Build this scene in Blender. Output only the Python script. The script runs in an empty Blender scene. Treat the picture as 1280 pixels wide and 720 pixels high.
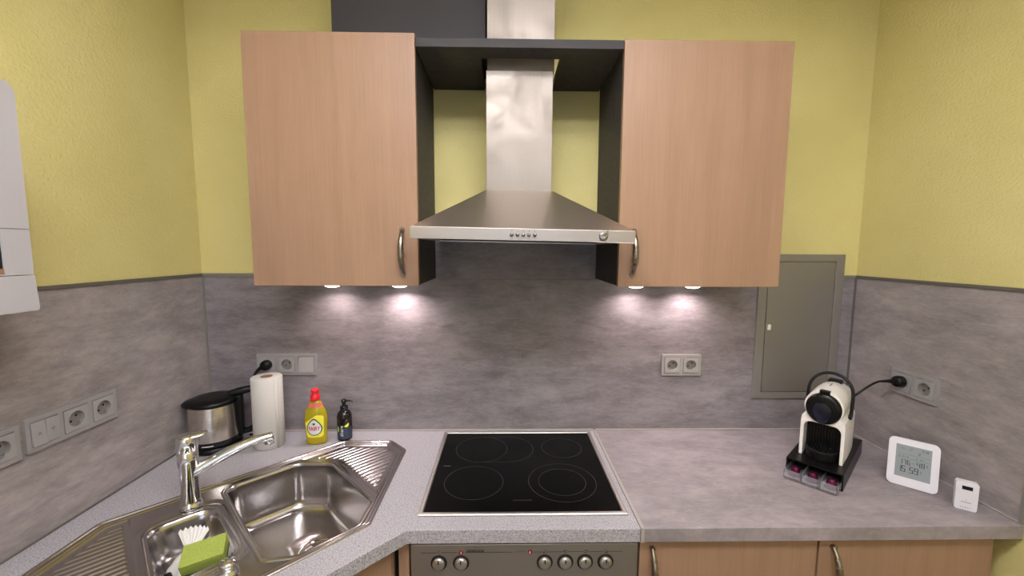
import bpy, bmesh, math, random
from mathutils import Vector, Matrix
random.seed(3)
R = math.radians
PI = math.pi
SC = bpy.context.scene
COL = SC.collection

# ------------------------------------------------------------ camera, world, lights, exposure
XL, XR = -1.1974, 1.3754          # left and right wall
YR, ZC = -4.2, 2.78               # rear wall, ceiling
cd = bpy.data.cameras.new('camera'); cam = bpy.data.objects.new('camera', cd); COL.objects.link(cam)
cd.sensor_width = 36.0; cd.lens = 511.03 / 1280 * 36.0; cd.clip_start = 0.02
_p, _y, _r = 0.0964, 0.0177, 0.0046
_rt = Vector((math.cos(_y), -math.sin(_y), 0))
_fw = Vector((math.sin(_y)*math.cos(_p), math.cos(_y)*math.cos(_p), -math.sin(_p)))
_up = _rt.cross(_fw)
_r2 = math.cos(_r)*_rt + math.sin(_r)*_up
_u2 = -math.sin(_r)*_rt + math.cos(_r)*_up
cam.matrix_world = Matrix(((_r2.x, _u2.x, -_fw.x, -0.0247), (_r2.y, _u2.y, -_fw.y, -1.6011),
                           (_r2.z, _u2.z, -_fw.z, 1.6346), (0, 0, 0, 1)))
SC.camera = cam

w = bpy.data.worlds.new('sky'); SC.world = w; w.use_nodes = True
w.node_tree.nodes['Background'].inputs[0].default_value = (0.55, 0.70, 1.0, 1)
w.node_tree.nodes['Background'].inputs[1].default_value = 4.0

SC.view_settings.view_transform = 'Standard'
SC.view_settings.look = 'None'
SC.view_settings.gamma = 1
SC.view_settings.use_curve_mapping = False
SC.view_settings.exposure = 0.0

def area_light(name, loc, sx, sy, power, color, rot=(0, 0, 0)):
    l = bpy.data.lights.new(name, 'AREA'); l.shape = 'RECTANGLE'; l.size = sx; l.size_y = sy
    l.energy = power; l.color = color
    o = bpy.data.objects.new(name, l); COL.objects.link(o); o.location = loc; o.rotation_euler = rot
    return o
CEIL = [(0.05, -1.50, 1.3, 0.26, 27), (0.05, -3.10, 1.3, 0.26, 9)]
ZL = 2.60                         # lamps lowered below the ceiling for an added uplight that evens the ambient
for (x, y, sx, sy, pw) in CEIL:
    area_light('ceiling_lamp_light', (x, y, ZL-0.012), sx, sy, pw, (0.90, 0.925, 1.0))
    area_light('added_uplight', (x, y, ZL+0.045), sx, sy, pw*0.95, (0.90, 0.925, 1.0), (PI, 0, 0))  # added uplight: brightens the ceiling and its reflection in the metals
SPOTX = [-0.663, -0.415, 0.467, 0.681]
SPOTY = -0.080
SPOTE = [0.5, 0.95, 0.62, 0.95]
for x, en in zip(SPOTX, SPOTE):
    l = bpy.data.lights.new('spot_lamp_light', 'AREA'); l.shape = 'DISK'; l.size = 0.035; l.energy = en; l.spread = R(150)
    l.color = (1.0, 0.84, 0.84)
    o = bpy.data.objects.new('spot_lamp_light', l); COL.objects.link(o); o.location = (x, SPOTY, 1.480)

# ------------------------------------------------------------ helpers
def link(name, me, mat=None, parent=None, smooth=35, bevel=0, seg=2):
    o = bpy.data.objects.new(name, me); COL.objects.link(o)
    if mat: me.materials.append(mat)
    if smooth:
        me.polygons.foreach_set('use_smooth', [True]*len(me.polygons))
        if smooth < 180: me.set_sharp_from_angle(angle=R(smooth))
    if parent: o.parent = parent
    if bevel:
        m = o.modifiers.new('bevel', 'BEVEL'); m.width = bevel; m.segments = seg; m.limit_method = 'ANGLE'
        m.angle_limit = R(40); m.harden_normals = False
    return o
def rootloc(o):
    while o.parent: o = o.parent
    return o.location.copy()
def obj(name, bm, mat, parent=None, smooth=35, bevel=0, world=False, seg=2, n=True):
    if n: bmesh.ops.recalc_face_normals(bm, faces=bm.faces)
    if world and parent: bmesh.ops.translate(bm, verts=bm.verts, vec=-rootloc(parent))
    me = bpy.data.meshes.new(name); bm.to_mesh(me); bm.free()
    return link(name, me, mat, parent, smooth, bevel, seg)
def thing(name, label, cat, loc=(0, 0, 0), rz=0, group=None):
    o = bpy.data.objects.new(name, None); COL.objects.link(o); o.location = loc; o.rotation_euler = (0, 0, rz)
    o.empty_display_size = 0.05
    return tag(o, label, cat, group)
def tag(o, label, cat, group=None):
    o['label'] = label; o['category'] = cat
    if group: o['group'] = group
    return o
def struct(name, bm, mat, parent=None, **k):
    o = obj(name, bm, mat, parent, **k)
    if not parent: o['kind'] = 'structure'
    return o
def B(): return bmesh.new()
def box(bm, x0, x1, y0, y1, z0, z1, M=None):
    vs = [bm.verts.new(v) for v in ((x0,y0,z0),(x1,y0,z0),(x1,y1,z0),(x0,y1,z0),(x0,y0,z1),(x1,y0,z1),(x1,y1,z1),(x0,y1,z1))]
    for f in ((0,3,2,1),(4,5,6,7),(0,1,5,4),(1,2,6,5),(2,3,7,6),(3,0,4,7)): bm.faces.new([vs[i] for i in f])
    if M: bmesh.ops.transform(bm, matrix=M, verts=vs)
    return vs
def bx(*a): bm = B(); box(bm, *a); return bm
def loft(bm, rings, cap0=False, cap1=False, closed=True):
    rr = [[bm.verts.new(p) for p in ring] for ring in rings]
    n = len(rr[0])
    for a, b in zip(rr, rr[1:]):
        for i in range(n if closed else n-1):
            j = (i+1) % n
            bm.faces.new((a[i], a[j], b[j], b[i]))
    if cap0: bm.faces.new(rr[0][::-1])
    if cap1: bm.faces.new(rr[-1])
    return rr
def lathe(bm, prof, c=(0, 0, 0), seg=32, cap0=True, cap1=True, sx=1, sy=1, M=None):
    rings = [[Vector((c[0]+r*sx*math.cos(2*PI*i/seg), c[1]+r*sy*math.sin(2*PI*i/seg), c[2]+z)) for i in range(seg)] for r, z in prof]
    if M: rings = [[M @ p for p in r] for r in rings]
    return loft(bm, rings, cap0, cap1)
def tube(bm, pts, rad, seg=10, cap=True, flat=1.0):
    pts = [Vector(p) for p in pts]
    rs = rad if isinstance(rad, (list, tuple)) else [rad]*len(pts)
    rings = []; up = None
    for i, p in enumerate(pts):
        t = (pts[min(i+1, len(pts)-1)] - pts[max(i-1, 0)]).normalized()
        if up is None:
            up = Vector((0, 0, 1)) if abs(t.z) < 0.9 else Vector((1, 0, 0))
        a = t.cross(up).normalized(); b = a.cross(t).normalized(); up = b
        rings.append([p + rs[i]*(math.cos(2*PI*k/seg)*a + flat*math.sin(2*PI*k/seg)*b) for k in range(seg)])
    loft(bm, rings, cap, cap)
def bez(p0, p1, p2, p3, n=12):
    p0, p1, p2, p3 = map(Vector, (p0, p1, p2, p3)); out = []
    for i in range(n+1):
        t = i/n; out.append((1-t)**3*p0+3*(1-t)**2*t*p1+3*(1-t)*t*t*p2+t**3*p3)
    return out
def offset_poly(P, d):
    """inward mitre offset of a counter-clockwise polygon"""
    n = len(P); out = []
    for i in range(n):
        a, b, c = Vector(P[i-1]), Vector(P[i]), Vector(P[(i+1) % n])
        e1 = (b-a).normalized(); e2 = (c-b).normalized()
        n1 = Vector((-e1.y, e1.x)); n2 = Vector((-e2.y, e2.x))
        k = d/(1+n1.dot(n2))
        out.append(b + (n1+n2)*k)
    return out
def round_poly(P, r, seg=6):
    n = len(P); out = []
    rs = r if isinstance(r, (list, tuple)) else [r]*n
    for i in range(n):
        a, b, c = Vector(P[i-1]), Vector(P[i]), Vector(P[(i+1) % n])
        e1 = (a-b).normalized(); e2 = (c-b).normalized()
        ang = e1.angle(e2); t = rs[i]/math.tan(ang/2)
        t = min(t, 0.49*(a-b).length, 0.49*(c-b).length); rr = t*math.tan(ang/2)
        p0 = b+e1*t; p1 = b+e2*t
        cen = b+(e1+e2).normalized()*(rr/math.sin(ang/2))
        a0 = math.atan2(*(p0-cen).yx); a1 = math.atan2(*(p1-cen).yx)
        da = (a1-a0+PI) % (2*PI)-PI
        for k in range(seg+1):
            an = a0+da*k/seg; out.append(cen+rr*Vector((math.cos(an), math.sin(an))))
    return out
def rrect(x0, x1, y0, y1, r, seg=5): return round_poly([(x0,y0),(x1,y0),(x1,y1),(x0,y1)], r, seg)
def prism(bm, outer, holes, z0, z1, f=lambda x, y, z: (x, y, z), bottom=True):
    """plate with holes between z0 and z1; f maps the plate's frame to the part's"""
    loops = [outer]+list(holes)
    for zz, need in ((z1, True), (z0, bottom)):
        if not need: continue
        t = B(); ed = []
        for L in loops:
            vs = [t.verts.new((p[0], p[1], 0)) for p in L]
            ed += [t.edges.new((vs[i], vs[(i+1) % len(vs)])) for i in range(len(vs))]
        bmesh.ops.triangle_fill(t, use_beauty=True, use_dissolve=False, edges=ed)
        mp = {v: bm.verts.new(f(v.co.x, v.co.y, zz)) for v in t.verts}
        for fa in t.faces: bm.faces.new([mp[v] for v in fa.verts])
        t.free()
    for L in loops:
        loft(bm, [[f(p[0], p[1], z0) for p in L], [f(p[0], p[1], z1) for p in L]])
    bmesh.ops.remove_doubles(bm, verts=bm.verts, dist=1e-6)
XZ = lambda x, y, z: (x, -z, y)         # drawn in x,z; 'z' is how far it stands out towards -Y
def text_bm(s, size, f, align='CENTER', fine=False, bold=0):
    c = bpy.data.curves.new('t', 'FONT'); c.body = s; c.size = size; c.align_x = align; c.align_y = 'CENTER'; c.resolution_u = 2; c.offset = bold
    o = bpy.data.objects.new('t', c); COL.objects.link(o)
    dg = bpy.context.evaluated_depsgraph_get()
    me = bpy.data.meshes.new_from_object(o.evaluated_get(dg))
    bm = B(); bm.from_mesh(me)
    if fine:
        bmesh.ops.triangulate(bm, faces=bm.faces)
        for _ in range(3):
            bmesh.ops.subdivide_edges(bm, edges=[e_ for e_ in bm.edges if e_.calc_length() > size*0.12], cuts=1)
            bmesh.ops.triangulate(bm, faces=bm.faces)
    bpy.data.objects.remove(o); bpy.data.curves.remove(c); bpy.data.meshes.remove(me)
    for v in bm.verts: v.co = Vector(f(v.co.x, v.co.y))
    return bm

# ------------------------------------------------------------ materials
def srgb(r, g, b):
    c = lambda v: ((v/255+0.055)/1.055)**2.4 if v > 10 else v/255/12.92
    return (c(r), c(g), c(b), 1)
class Mat:
    def __init__(s, name):
        s.m = bpy.data.materials.new(name); s.m.use_nodes = True; s.t = s.m.node_tree
        s.p = s.t.nodes['Principled BSDF']
    def n(s, kind, **k):
        nd = s.t.nodes.new(kind)
        for a, v in k.items():
            if a.startswith('i_'):
                nd.inputs[a[2:].replace('_', ' ')].default_value = v
            else: setattr(nd, a, v)
        return nd
    def l(s, a, b): s.t.links.new(a, b)
    def coords(s, scale, kind='pos', rot=(0, 0, 0)):
        if kind == 'pos': src = s.n('ShaderNodeNewGeometry').outputs['Position']
        else: src = s.n('ShaderNodeTexCoord').outputs['Object']
        mp = s.n('ShaderNodeMapping'); mp.inputs['Scale'].default_value = scale; mp.inputs['Rotation'].default_value = rot
        s.l(src, mp.inputs[0]); return mp.outputs[0]
    def noise(s, vec, scale, detail=4, rough=0.5, dist=0):
        nd = s.n('ShaderNodeTexNoise', i_Scale=scale, i_Detail=detail, i_Roughness=rough, i_Distortion=dist)
        s.l(vec, nd.inputs['Vector']); return nd.outputs['Fac']
    def ramp(s, fac, stops, interp='LINEAR'):
        r = s.n('ShaderNodeValToRGB'); r.color_ramp.interpolation = interp
        e = r.color_ramp.elements
        while len(e) < len(stops): e.new(0.5)
        for el, (p, c) in zip(e, stops): el.position = p; el.color = c if len(c) == 4 else (*c, 1)
        s.l(fac, r.inputs[0]); return r.outputs[0]
    def mix(s, fac, a, b, mode='MIX'):
        m = s.n('ShaderNodeMix', data_type='RGBA', blend_type=mode)
        for v, i in ((fac, 0), (a, 6), (b, 7)):
            if hasattr(v, 'is_linked') or hasattr(v, 'links'): s.l(v, m.inputs[i])
            else: m.inputs[i].default_value = v
        return m.outputs[2]
    def bump(s, h, dist, strength=1):
        b = s.n('ShaderNodeBump', i_Distance=dist, i_Strength=strength); s.l(h, b.inputs['Height'])
        s.l(b.outputs[0], s.p.inputs['Normal'])
    def set(s, **k):
        for a, v in k.items():
            key = {'color': 'Base Color', 'rough': 'Roughness', 'metal': 'Metallic', 'spec': 'Specular IOR Level', 'trans': 'Transmission Weight',
                   'ior': 'IOR', 'emit': 'Emission Color', 'estr': 'Emission Strength', 'coat': 'Coat Weight', 'alpha': 'Alpha',
                   'aniso': 'Anisotropic', 'sss': 'Subsurface Weight', 'coatr': 'Coat Roughness', 'sheen': 'Sheen Weight'}[a]
            i = s.p.inputs[key]
            if hasattr(v, 'links'): s.l(v, i)
            else: i.default_value = v
        return s
def plain(name, col, rough=0.5, **k):
    m = Mat(name); m.set(color=col, rough=rough, **k)
    v = m.noise(m.coords((1, 1, 1), 'obj'), 60, 2)
    m.l(m.ramp(v, [(0.3, (rough*0.9,)*3), (0.7, (min(1, rough*1.1),)*3)]), m.p.inputs['Roughness'])
    return m.m

def mk_wall():
    m = Mat('yellow_plaster'); v = m.coords((1, 1, 1))
    a = m.noise(v, 3.0, 3)
    m.set(color=m.ramp(a, [(0.3, srgb(214, 201, 134)), (0.7, srgb(222, 209, 144))]), rough=0.85, spec=0.25)
    h = m.noise(v, 120, 3, 0.55); m.bump(h, 0.0035, 0.7); return m.m
def concrete(name, cs, scale, warm):
    m = Mat(name); v = m.coords(scale)
    a = m.noise(v, 2.6, 6, 0.6, 0.3); b = m.noise(v, 9, 8, 0.7, 0.2)
    v2 = m.coords(tuple(k*1.0 for k in scale)); c = m.noise(v2, 45, 4, 0.7)
    base = m.ramp(a, [(0.25, cs[0]), (0.5, cs[1]), (0.75, cs[2])])
    st = m.noise(m.coords((scale[0]*1.0, scale[1]*1.0 if scale[1] == scale[0] else scale[1]*2.2, scale[2]*2.8)), 5.5, 6, 0.65, 0.4)
    base = m.mix(m.ramp(st, [(0.47, (0, 0, 0, 1)), (0.505, (0.38,)*3), (0.54, (0, 0, 0, 1))]), base, cs[2])
    base = m.mix(m.ramp(m.noise(v, 4.3, 9, 0.72, 0.3), [(0.52, (0, 0, 0, 1)), (0.66, (0.6,)*3)]), base, cs[0])
    fine = m.ramp(b, [(0.3, (0.34, 0.34, 0.34, 1)), (0.5, (0.5, 0.5, 0.5, 1)), (0.72, (0.66, 0.65, 0.64, 1))])
    col = m.mix(0.7, base, fine, 'OVERLAY')
    gr = m.ramp(c, [(0.3, (0.42,)*3), (0.7, (0.58,)*3)])
    col = m.mix(0.5, col, gr, 'OVERLAY')
    m.set(color=col, rough=m.ramp(b, [(0.3, (0.42,)*3), (0.7, (0.58,)*3)]), spec=0.4)
    m.bump(b, 0.0006, 0.4); return m.m
def mk_granite():
    m = Mat('speckled_laminate'); v = m.coords((1, 1, 1))
    a = m.noise(v, 330, 2, 0.6); b = m.noise(v, 230, 2, 0.6); c = m.noise(v, 5, 3)
    col = m.ramp(a, [(0.32, srgb(108, 104, 108)), (0.42, srgb(163, 158, 163)), (0.58, srgb(181, 176, 181)), (0.68, srgb(203, 198, 203))])
    d = m.ramp(b, [(0.0, srgb(92, 88, 88)), (0.35, srgb(105, 100, 102)), (0.42, (1, 1, 1, 1))])
    col = m.mix(0.55, col, d, 'MULTIPLY')
    m.set(color=m.mix(0.1, col, m.ramp(c, [(0.3, (0.8,)*3), (0.7, (1,)*3)]), 'MULTIPLY'), rough=0.42, spec=0.4); return m.m
def mk_wood(name, c0, c1, c2, ax='z'):
    m = Mat(name); v = m.coords((14, 14, 0.9)); a = m.noise(v, 1.6, 5, 0.55, 0.6)
    v2 = m.coords((120, 120, 3)); g = m.noise(v2, 1.5, 3, 0.6)
    v3 = m.coords((3, 3, 1.6)); f = m.noise(v3, 2.2, 4, 0.6, 0.8)
    col = m.ramp(a, [(0.30, c0), (0.5, c1), (0.72, c2)])
    col = m.mix(0.22, col, m.ramp(g, [(0.35, (0.40,)*3), (0.65, (0.58,)*3)]), 'OVERLAY')
    col = m.mix(0.20, col, m.ramp(f, [(0.35, (0.42,)*3), (0.65, (0.58,)*3)]), 'OVERLAY')
    m.set(color=col, rough=0.42, spec=0.4); return m.m
def steel(name, col, rough, smear=0.0, brush=(2, 2, 200), aniso=0.0, bumpd=0.0):
    m = Mat(name); v = m.coords(brush, 'obj'); a = m.noise(v, 3, 3, 0.6)
    v2 = m.coords((1, 1, 1), 'obj'); b = m.noise(v2, 7, 4, 0.6, 1.0)
    lo, hi = rough*0.85, min(1, rough*1.15)
    r = m.ramp(a, [(0.3, (lo,)*3), (0.7, (hi,)*3)])
    if smear: r = m.mix(smear, r, m.ramp(b, [(0.35, (rough*0.8,)*3), (0.65, (min(1, rough*1.35),)*3)]))
    c = m.mix(0.12, col, m.ramp(a, [(0.3, (0.4,)*3), (0.7, (1,)*3)]), 'MULTIPLY')
    if smear: c = m.mix(smear*0.5, c, m.ramp(b, [(0.35, (0.72, 0.70, 0.68, 1)), (0.6, (1, 1, 1, 1))]), 'MULTIPLY')
    m.set(color=c, metal=1.0, rough=r, aniso=aniso)
    if bumpd: m.bump(b, bumpd, 0.5)
    return m.m

M = {}
M['wall'] = mk_wall()
M['ceiling'] = plain('ceiling_paint', srgb(240, 238, 236), 0.9)
M['rearwall'] = plain('rear_wall_paint', srgb(225, 222, 220), 0.9)
M['floor'] = concrete('floor_tile', [srgb(90, 84, 80), srgb(104, 98, 93), srgb(120, 112, 106)], (1, 1, 1), 0)
M['splash'] = concrete('concrete_laminate', [srgb(110, 102, 105), srgb(134, 126, 129), srgb(155, 147, 150)], (1.2, 1.2, 3.2), 0)
M['splash_side_lit'] = concrete('concrete_laminate_side_lit', [srgb(129, 121, 120), srgb(152, 143, 142), srgb(172, 162, 161)], (1.2, 1.2, 3.2), 0)  # laminate of the back wall, lightened where the side walls lack light
M['worktop_concrete'] = concrete('concrete_worktop', [srgb(131, 122, 124), srgb(150, 140, 143), srgb(166, 155, 158)], (1.3, 2.6, 1.3), 0)
M['granite'] = mk_granite()
M['beech'] = mk_wood('light_beech', srgb(153, 120, 97), srgb(159, 125, 101), srgb(163, 129, 105))
M['beech_edge'] = plain('beech_edge_band', srgb(212, 172, 140), 0.45)
M['anthracite'] = plain('anthracite_board', srgb(64, 61, 62), 0.55, spec=0.2)
M['alu'] = plain('matt_aluminium_trim', srgb(150, 147, 140), 0.5, metal=0.5)
M['alu_dark'] = plain('dark_aluminium_trim', srgb(118, 113, 106), 0.5, metal=0.4)
M['seal'] = plain('grey_sealant', srgb(168, 158, 152), 0.5)
M['steel'] = steel('brushed_steel', srgb(196, 190, 184), 0.46, 0.15, (1.5, 200, 200), 0.3)
M['chimney'] = steel('smeared_steel', srgb(147, 138, 130), 0.50, 0.8, (60, 60, 1.5), 0.0, 0.0)
M['sink'] = steel('sink_steel', srgb(190, 185, 184), 0.21, 0.12, (1, 1, 1), 0.0)
M['hood_steel'] = steel('hood_steel', srgb(214, 204, 194), 0.40, 0.1, (1.5, 200, 200), 0.0)
M['strip_steel_dimmed'] = steel('strip_steel_dimmed', srgb(178, 169, 161), 0.44, 0.1, (1.5, 200, 200), 0.0)  # hood steel darkened in colour to hold down the window's reflection
M['knob_steel'] = plain('satin_knob_metal', srgb(190, 184, 178), 0.38, metal=0.9)
M['kettle_steel'] = steel('kettle_steel', srgb(215, 208, 200), 0.22, 0.1, (2, 2, 90))
M['chrome'] = plain('chrome', srgb(225, 225, 228), 0.06, metal=1.0)
M['nickel'] = plain('satin_nickel', srgb(150, 144, 138), 0.28, metal=1.0)
M['grey_paint'] = steel('grey_metal_paint', srgb(168, 164, 158), 0.6, 0.0, (60, 60, 60))
M['grey_paint_frame'] = plain('grey_frame_paint', srgb(150, 145, 138), 0.45, metal=0.5)
M['black'] = plain('black_plastic', srgb(10, 9, 10), 0.35, spec=0.3)
M['black_gloss'] = plain('black_gloss_plastic', srgb(20, 20, 24), 0.15)
M['gap'] = plain('dark_gap', srgb(24, 20, 18), 0.9)
M['glass_black'] = plain('black_glass', (0.002, 0.002, 0.002, 1), 0.12, spec=0.12)
M['print_grey'] = plain('grey_print', srgb(78, 76, 76), 0.5)
M['socket_cup'] = plain('grey_socket_cup', srgb(138, 134, 133), 0.35, metal=0.3)
M['socket'] = plain('silver_grey_plastic', srgb(168, 164, 164), 0.38, metal=0.3)
M['socket_in'] = plain('silver_grey_plastic_insert', srgb(174, 170, 170), 0.38, metal=0.25)
M['clockwhite'] = plain('bright_white_plastic', srgb(226, 222, 230), 0.4)
M['white'] = plain('white_plastic', srgb(184, 180, 182), 0.4)
M['cream'] = plain('cream_plastic', srgb(242, 236, 230), 0.3)
M['paper'] = plain('paper_towel', srgb(200, 195, 188), 0.95)
M['card'] = plain('cardboard', srgb(150, 112, 86), 0.9)
M['red'] = plain('red_plastic', srgb(215, 25, 40), 0.3)
M['badge_red'] = plain('dark_red_badge', srgb(120, 20, 34), 0.4)
M['hob_print'] = plain('hob_print', srgb(54, 52, 53), 0.5)
M['print_red'] = plain('red_print', srgb(205, 40, 50), 0.5)
M['print_black'] = plain('black_print', srgb(16, 14, 16), 0.5)
M['print_white'] = plain('white_print', srgb(225, 225, 225), 0.5)
M['print_green'] = plain('dark_green_print', srgb(20, 70, 45), 0.5)
M['lime'] = plain('lime_print', srgb(170, 200, 90), 0.5)
M['label_yellow'] = plain('yellow_label', srgb(235, 225, 70), 0.4)
M['label_blue'] = plain('blue_grey_label', srgb(46, 56, 74), 0.5)
M['dark_bottle'] = plain('black_bottle', srgb(24, 16, 16), 0.12)
M['navy'] = plain('navy_gloss_plastic', srgb(22, 24, 40), 0.18)
M['lcd'] = plain('lcd_glass', srgb(146, 152, 158), 0.2)
M['lcd_ink'] = plain('lcd_ink', srgb(24, 32, 46), 0.4)
def mk(name, **k): m = Mat(name); m.set(**k); return m.m
def mk_sponge():
    m = Mat('green_sponge'); v = m.coords((1, 1, 1), 'obj'); a = m.noise(v, 260, 3, 0.7)
    m.set(color=m.ramp(a, [(0.3, srgb(146, 160, 66)), (0.7, srgb(168, 180, 92))]), rough=0.9, spec=0.2)
    m.bump(a, 0.002, 0.6); return m.m
M['sponge'] = mk_sponge()
M['scourer'] = plain('green_scourer', srgb(60, 90, 40), 0.95)
def mk_cloth():
    m = Mat('white_cloth'); a = m.noise(m.coords((1, 1, 1), 'obj'), 400, 2)
    m.set(color=srgb(236, 232, 228), rough=0.9); m.bump(a, 0.0005, 0.6); return m.m
M['cloth'] = mk_cloth()
M['liquid'] = mk('yellow_detergent', color=(0.78, 0.64, 0.03, 1), rough=0.06, trans=0.6, ior=1.40)
M['pink_clear'] = mk('pink_clear_plastic', color=srgb(250, 120, 120), rough=0.15, trans=0.3, ior=1.4)
M['clear'] = mk('clear_acrylic', color=(0.93, 0.92, 0.97, 1), rough=0.08, trans=0.85, ior=1.2)
M['capsule'] = mk('purple_foil', color=srgb(104, 34, 74), rough=0.25, metal=0.8)
M['glass'] = mk('window_glass', color=(1, 1, 1, 1), rough=0.0, trans=1.0, ior=1.45)
M['lamp_on'] = mk('lit_lamp_glass', color=(1, 1, 1, 1), emit=(1.0, 0.90, 0.86, 1), estr=9)
M['panel_on'] = mk('lit_ceiling_panel', color=(1, 1, 1, 1), emit=(1.0, 0.92, 0.84, 1), estr=4)

# ------------------------------------------------------------ the room
T = 0.12
struct('floor', bx(XL-T, XR+T, YR-T, T, -0.1, 0), M['floor'], smooth=0)
struct('ceiling', bx(XL-T, XR+T, YR-T, T, ZC, ZC+0.1), M['ceiling'], smooth=0)
wall_back = struct('wall_back', bx(XL-T, XR+T, 0, T, 0, ZC), M['wall'], smooth=0)
wall_left = struct('wall_left', bx(XL-T, XL, YR, 0, 0, ZC), M['wall'], smooth=0)
wall_right = struct('wall_right', bx(XR, XR+T, YR, 0, 0, ZC), M['wall'], smooth=0)
bm = B(); wx0, wx1, wz0, wz1 = -0.55, 0.65, 0.95, 2.15
box(bm, XL-T, wx0, YR-T, YR, 0, ZC); box(bm, wx1, XR+T, YR-T, YR, 0, ZC)
box(bm, wx0, wx1, YR-T, YR, 0, wz0); box(bm, wx0, wx1, YR-T, YR, wz1, ZC)
struct('wall_rear', bm, M['rearwall'], smooth=0)
bm = B(); box(bm, wx0, wx0+0.06, YR-0.09, YR-0.03, wz0, wz1); box(bm, wx1-0.06, wx1, YR-0.09, YR-0.03, wz0, wz1)
box(bm, wx0+0.06, wx1-0.06, YR-0.09, YR-0.03, wz0, wz0+0.06); box(bm, wx0+0.06, wx1-0.06, YR-0.09, YR-0.03, wz1-0.06, wz1)
box(bm, 0.02, 0.08, YR-0.09, YR-0.03, wz0+0.06, wz1-0.06)
win = struct('window_1', bm, M['white'], smooth=0)
for a, b in ((wx0+0.06, 0.02), (0.08, wx1-0.06)):
    obj('pane', bx(a, b, YR-0.065, YR-0.06, wz0+0.06, wz1-0.06), M['glass'], win, smooth=0)

# splashback boards on the walls
PT = 0.004
ZS = 1.524
def panel(name, parent, mat, *a, bevel=0.0008): return obj(name, bx(*a), mat, parent, smooth=0, bevel=bevel, seg=1)
panel('splash_panel', wall_back, M['splash'], XL+PT, 0.0385, -PT, 0, 0.9, 1.5150)
panel('splash_panel', wall_back, M['splash'], 0.0392, XR-PT, -PT, 0, 0.9, 1.5150)
panel('splash_panel', wall_back, M['splash'], -0.2950, 0.0385, -PT, 0, 1.5156, 1.715)
panel('splash_panel', wall_back, M['splash'], 0.0392, 0.3320, -PT, 0, 1.5156, 1.715)
panel('splash_panel', wall_back, M['splash'], XL+PT, -0.2956, -PT, 0, 1.5155, ZS)
panel('splash_panel', wall_back, M['splash'], 0.3326, 0.975, -PT, 0, 1.5155, ZS)
panel('splash_panel', wall_back, M['splash'], 1.322, XR-PT, -PT, 0, 1.5155, ZS)
panel('splash_panel', wall_left, M['splash_side_lit'], XL, XL+PT, -1.6, 0, 0.9, ZS)
panel('splash_panel', wall_right, M['splash_side_lit'], XR-PT, XR, -0.583, 0, 0.9, ZS)
struct('trim_12', bx(0.0383, 0.0394, -PT-0.0003, -0.001, 0.9, 1.715), M['alu'], smooth=0)
struct('trim_1', bx(XL, -0.792, -0.008, 0, ZS, ZS+0.010), M['alu'], smooth=0)
struct('trim_2', bx(1.3185, XR-0.008, -0.008, 0, ZS, ZS+0.010), M['alu'], smooth=0)
struct('trim_3', bx(XL, XL+0.008, -1.6, -0.008, ZS, ZS+0.010), M['alu_dark'], smooth=0)
struct('trim_4', bx(XR-0.008, XR, -0.592, 0, ZS, ZS+0.010), M['alu_dark'], smooth=0)
struct('trim_5', bx(XL+PT, XL+PT+0.006, -PT-0.006, -PT, 0.9, ZS), M['alu'], smooth=0)
struct('trim_6', bx(XR-PT-0.005, XR-PT, -PT-0.005, -PT, 0.9, ZS), M['alu_dark'], smooth=0)
struct('trim_7', bx(XR-0.007, XR, -0.592, -0.583, 0.9, ZS), M['alu'], smooth=0)
struct('trim_8', bx(0.346, XR-PT, -PT-0.006, -PT, 0.9, 0.906), M['seal'], smooth=0, bevel=0.002)
struct('trim_9', bx(XL+PT+0.006, 0.336, -PT-0.006, -PT, 0.9, 0.906), M['seal'], smooth=0, bevel=0.002)
struct('trim_10', bx(XR-PT-0.005, XR-PT, -0.583, -PT-0.006, 0.9, 0.905), M['seal'], smooth=0, bevel=0.002)
struct('trim_11', bx(XL+PT, XL+PT+0.005, -1.6, -PT-0.006, 0.9, 0.905), M['alu_dark'], smooth=0, bevel=0.002)

# ceiling lamps (the light itself is set at the top)
for i, (x, y, sx, sy, pw) in enumerate(CEIL):
    t = thing('ceiling_light', ['long ceiling lamp nearer the kitchen wall', 'long ceiling lamp nearer the rear window'][i], 'lamp', (x, y, ZL))
    obj('housing', bx(-sx/2-0.02, sx/2+0.02, -sy/2-0.02, sy/2+0.02, 0, 0.035), M['white'], t, smooth=0, bevel=0.004)
    obj('diffuser', bx(-sx/2, sx/2, -sy/2, sy/2, -0.006, -0.0005), M['panel_on'], t, smooth=0, bevel=0.002)
    obj('added_upper_diffuser', bx(-sx/2, sx/2, -sy/2, sy/2, 0.0355, 0.040), M['panel_on'], t, smooth=0, bevel=0.002)  # glowing top added to go with the uplight
    for xx in (-0.5, 0.5):  # rods added to hang the lamp low enough for its uplight
        bm = B(); tube(bm, [(xx, 0, 0.04), (xx, 0, ZC-ZL)], 0.004, 8); obj('added_rod', bm, M['nickel'], t, smooth=60)

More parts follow.
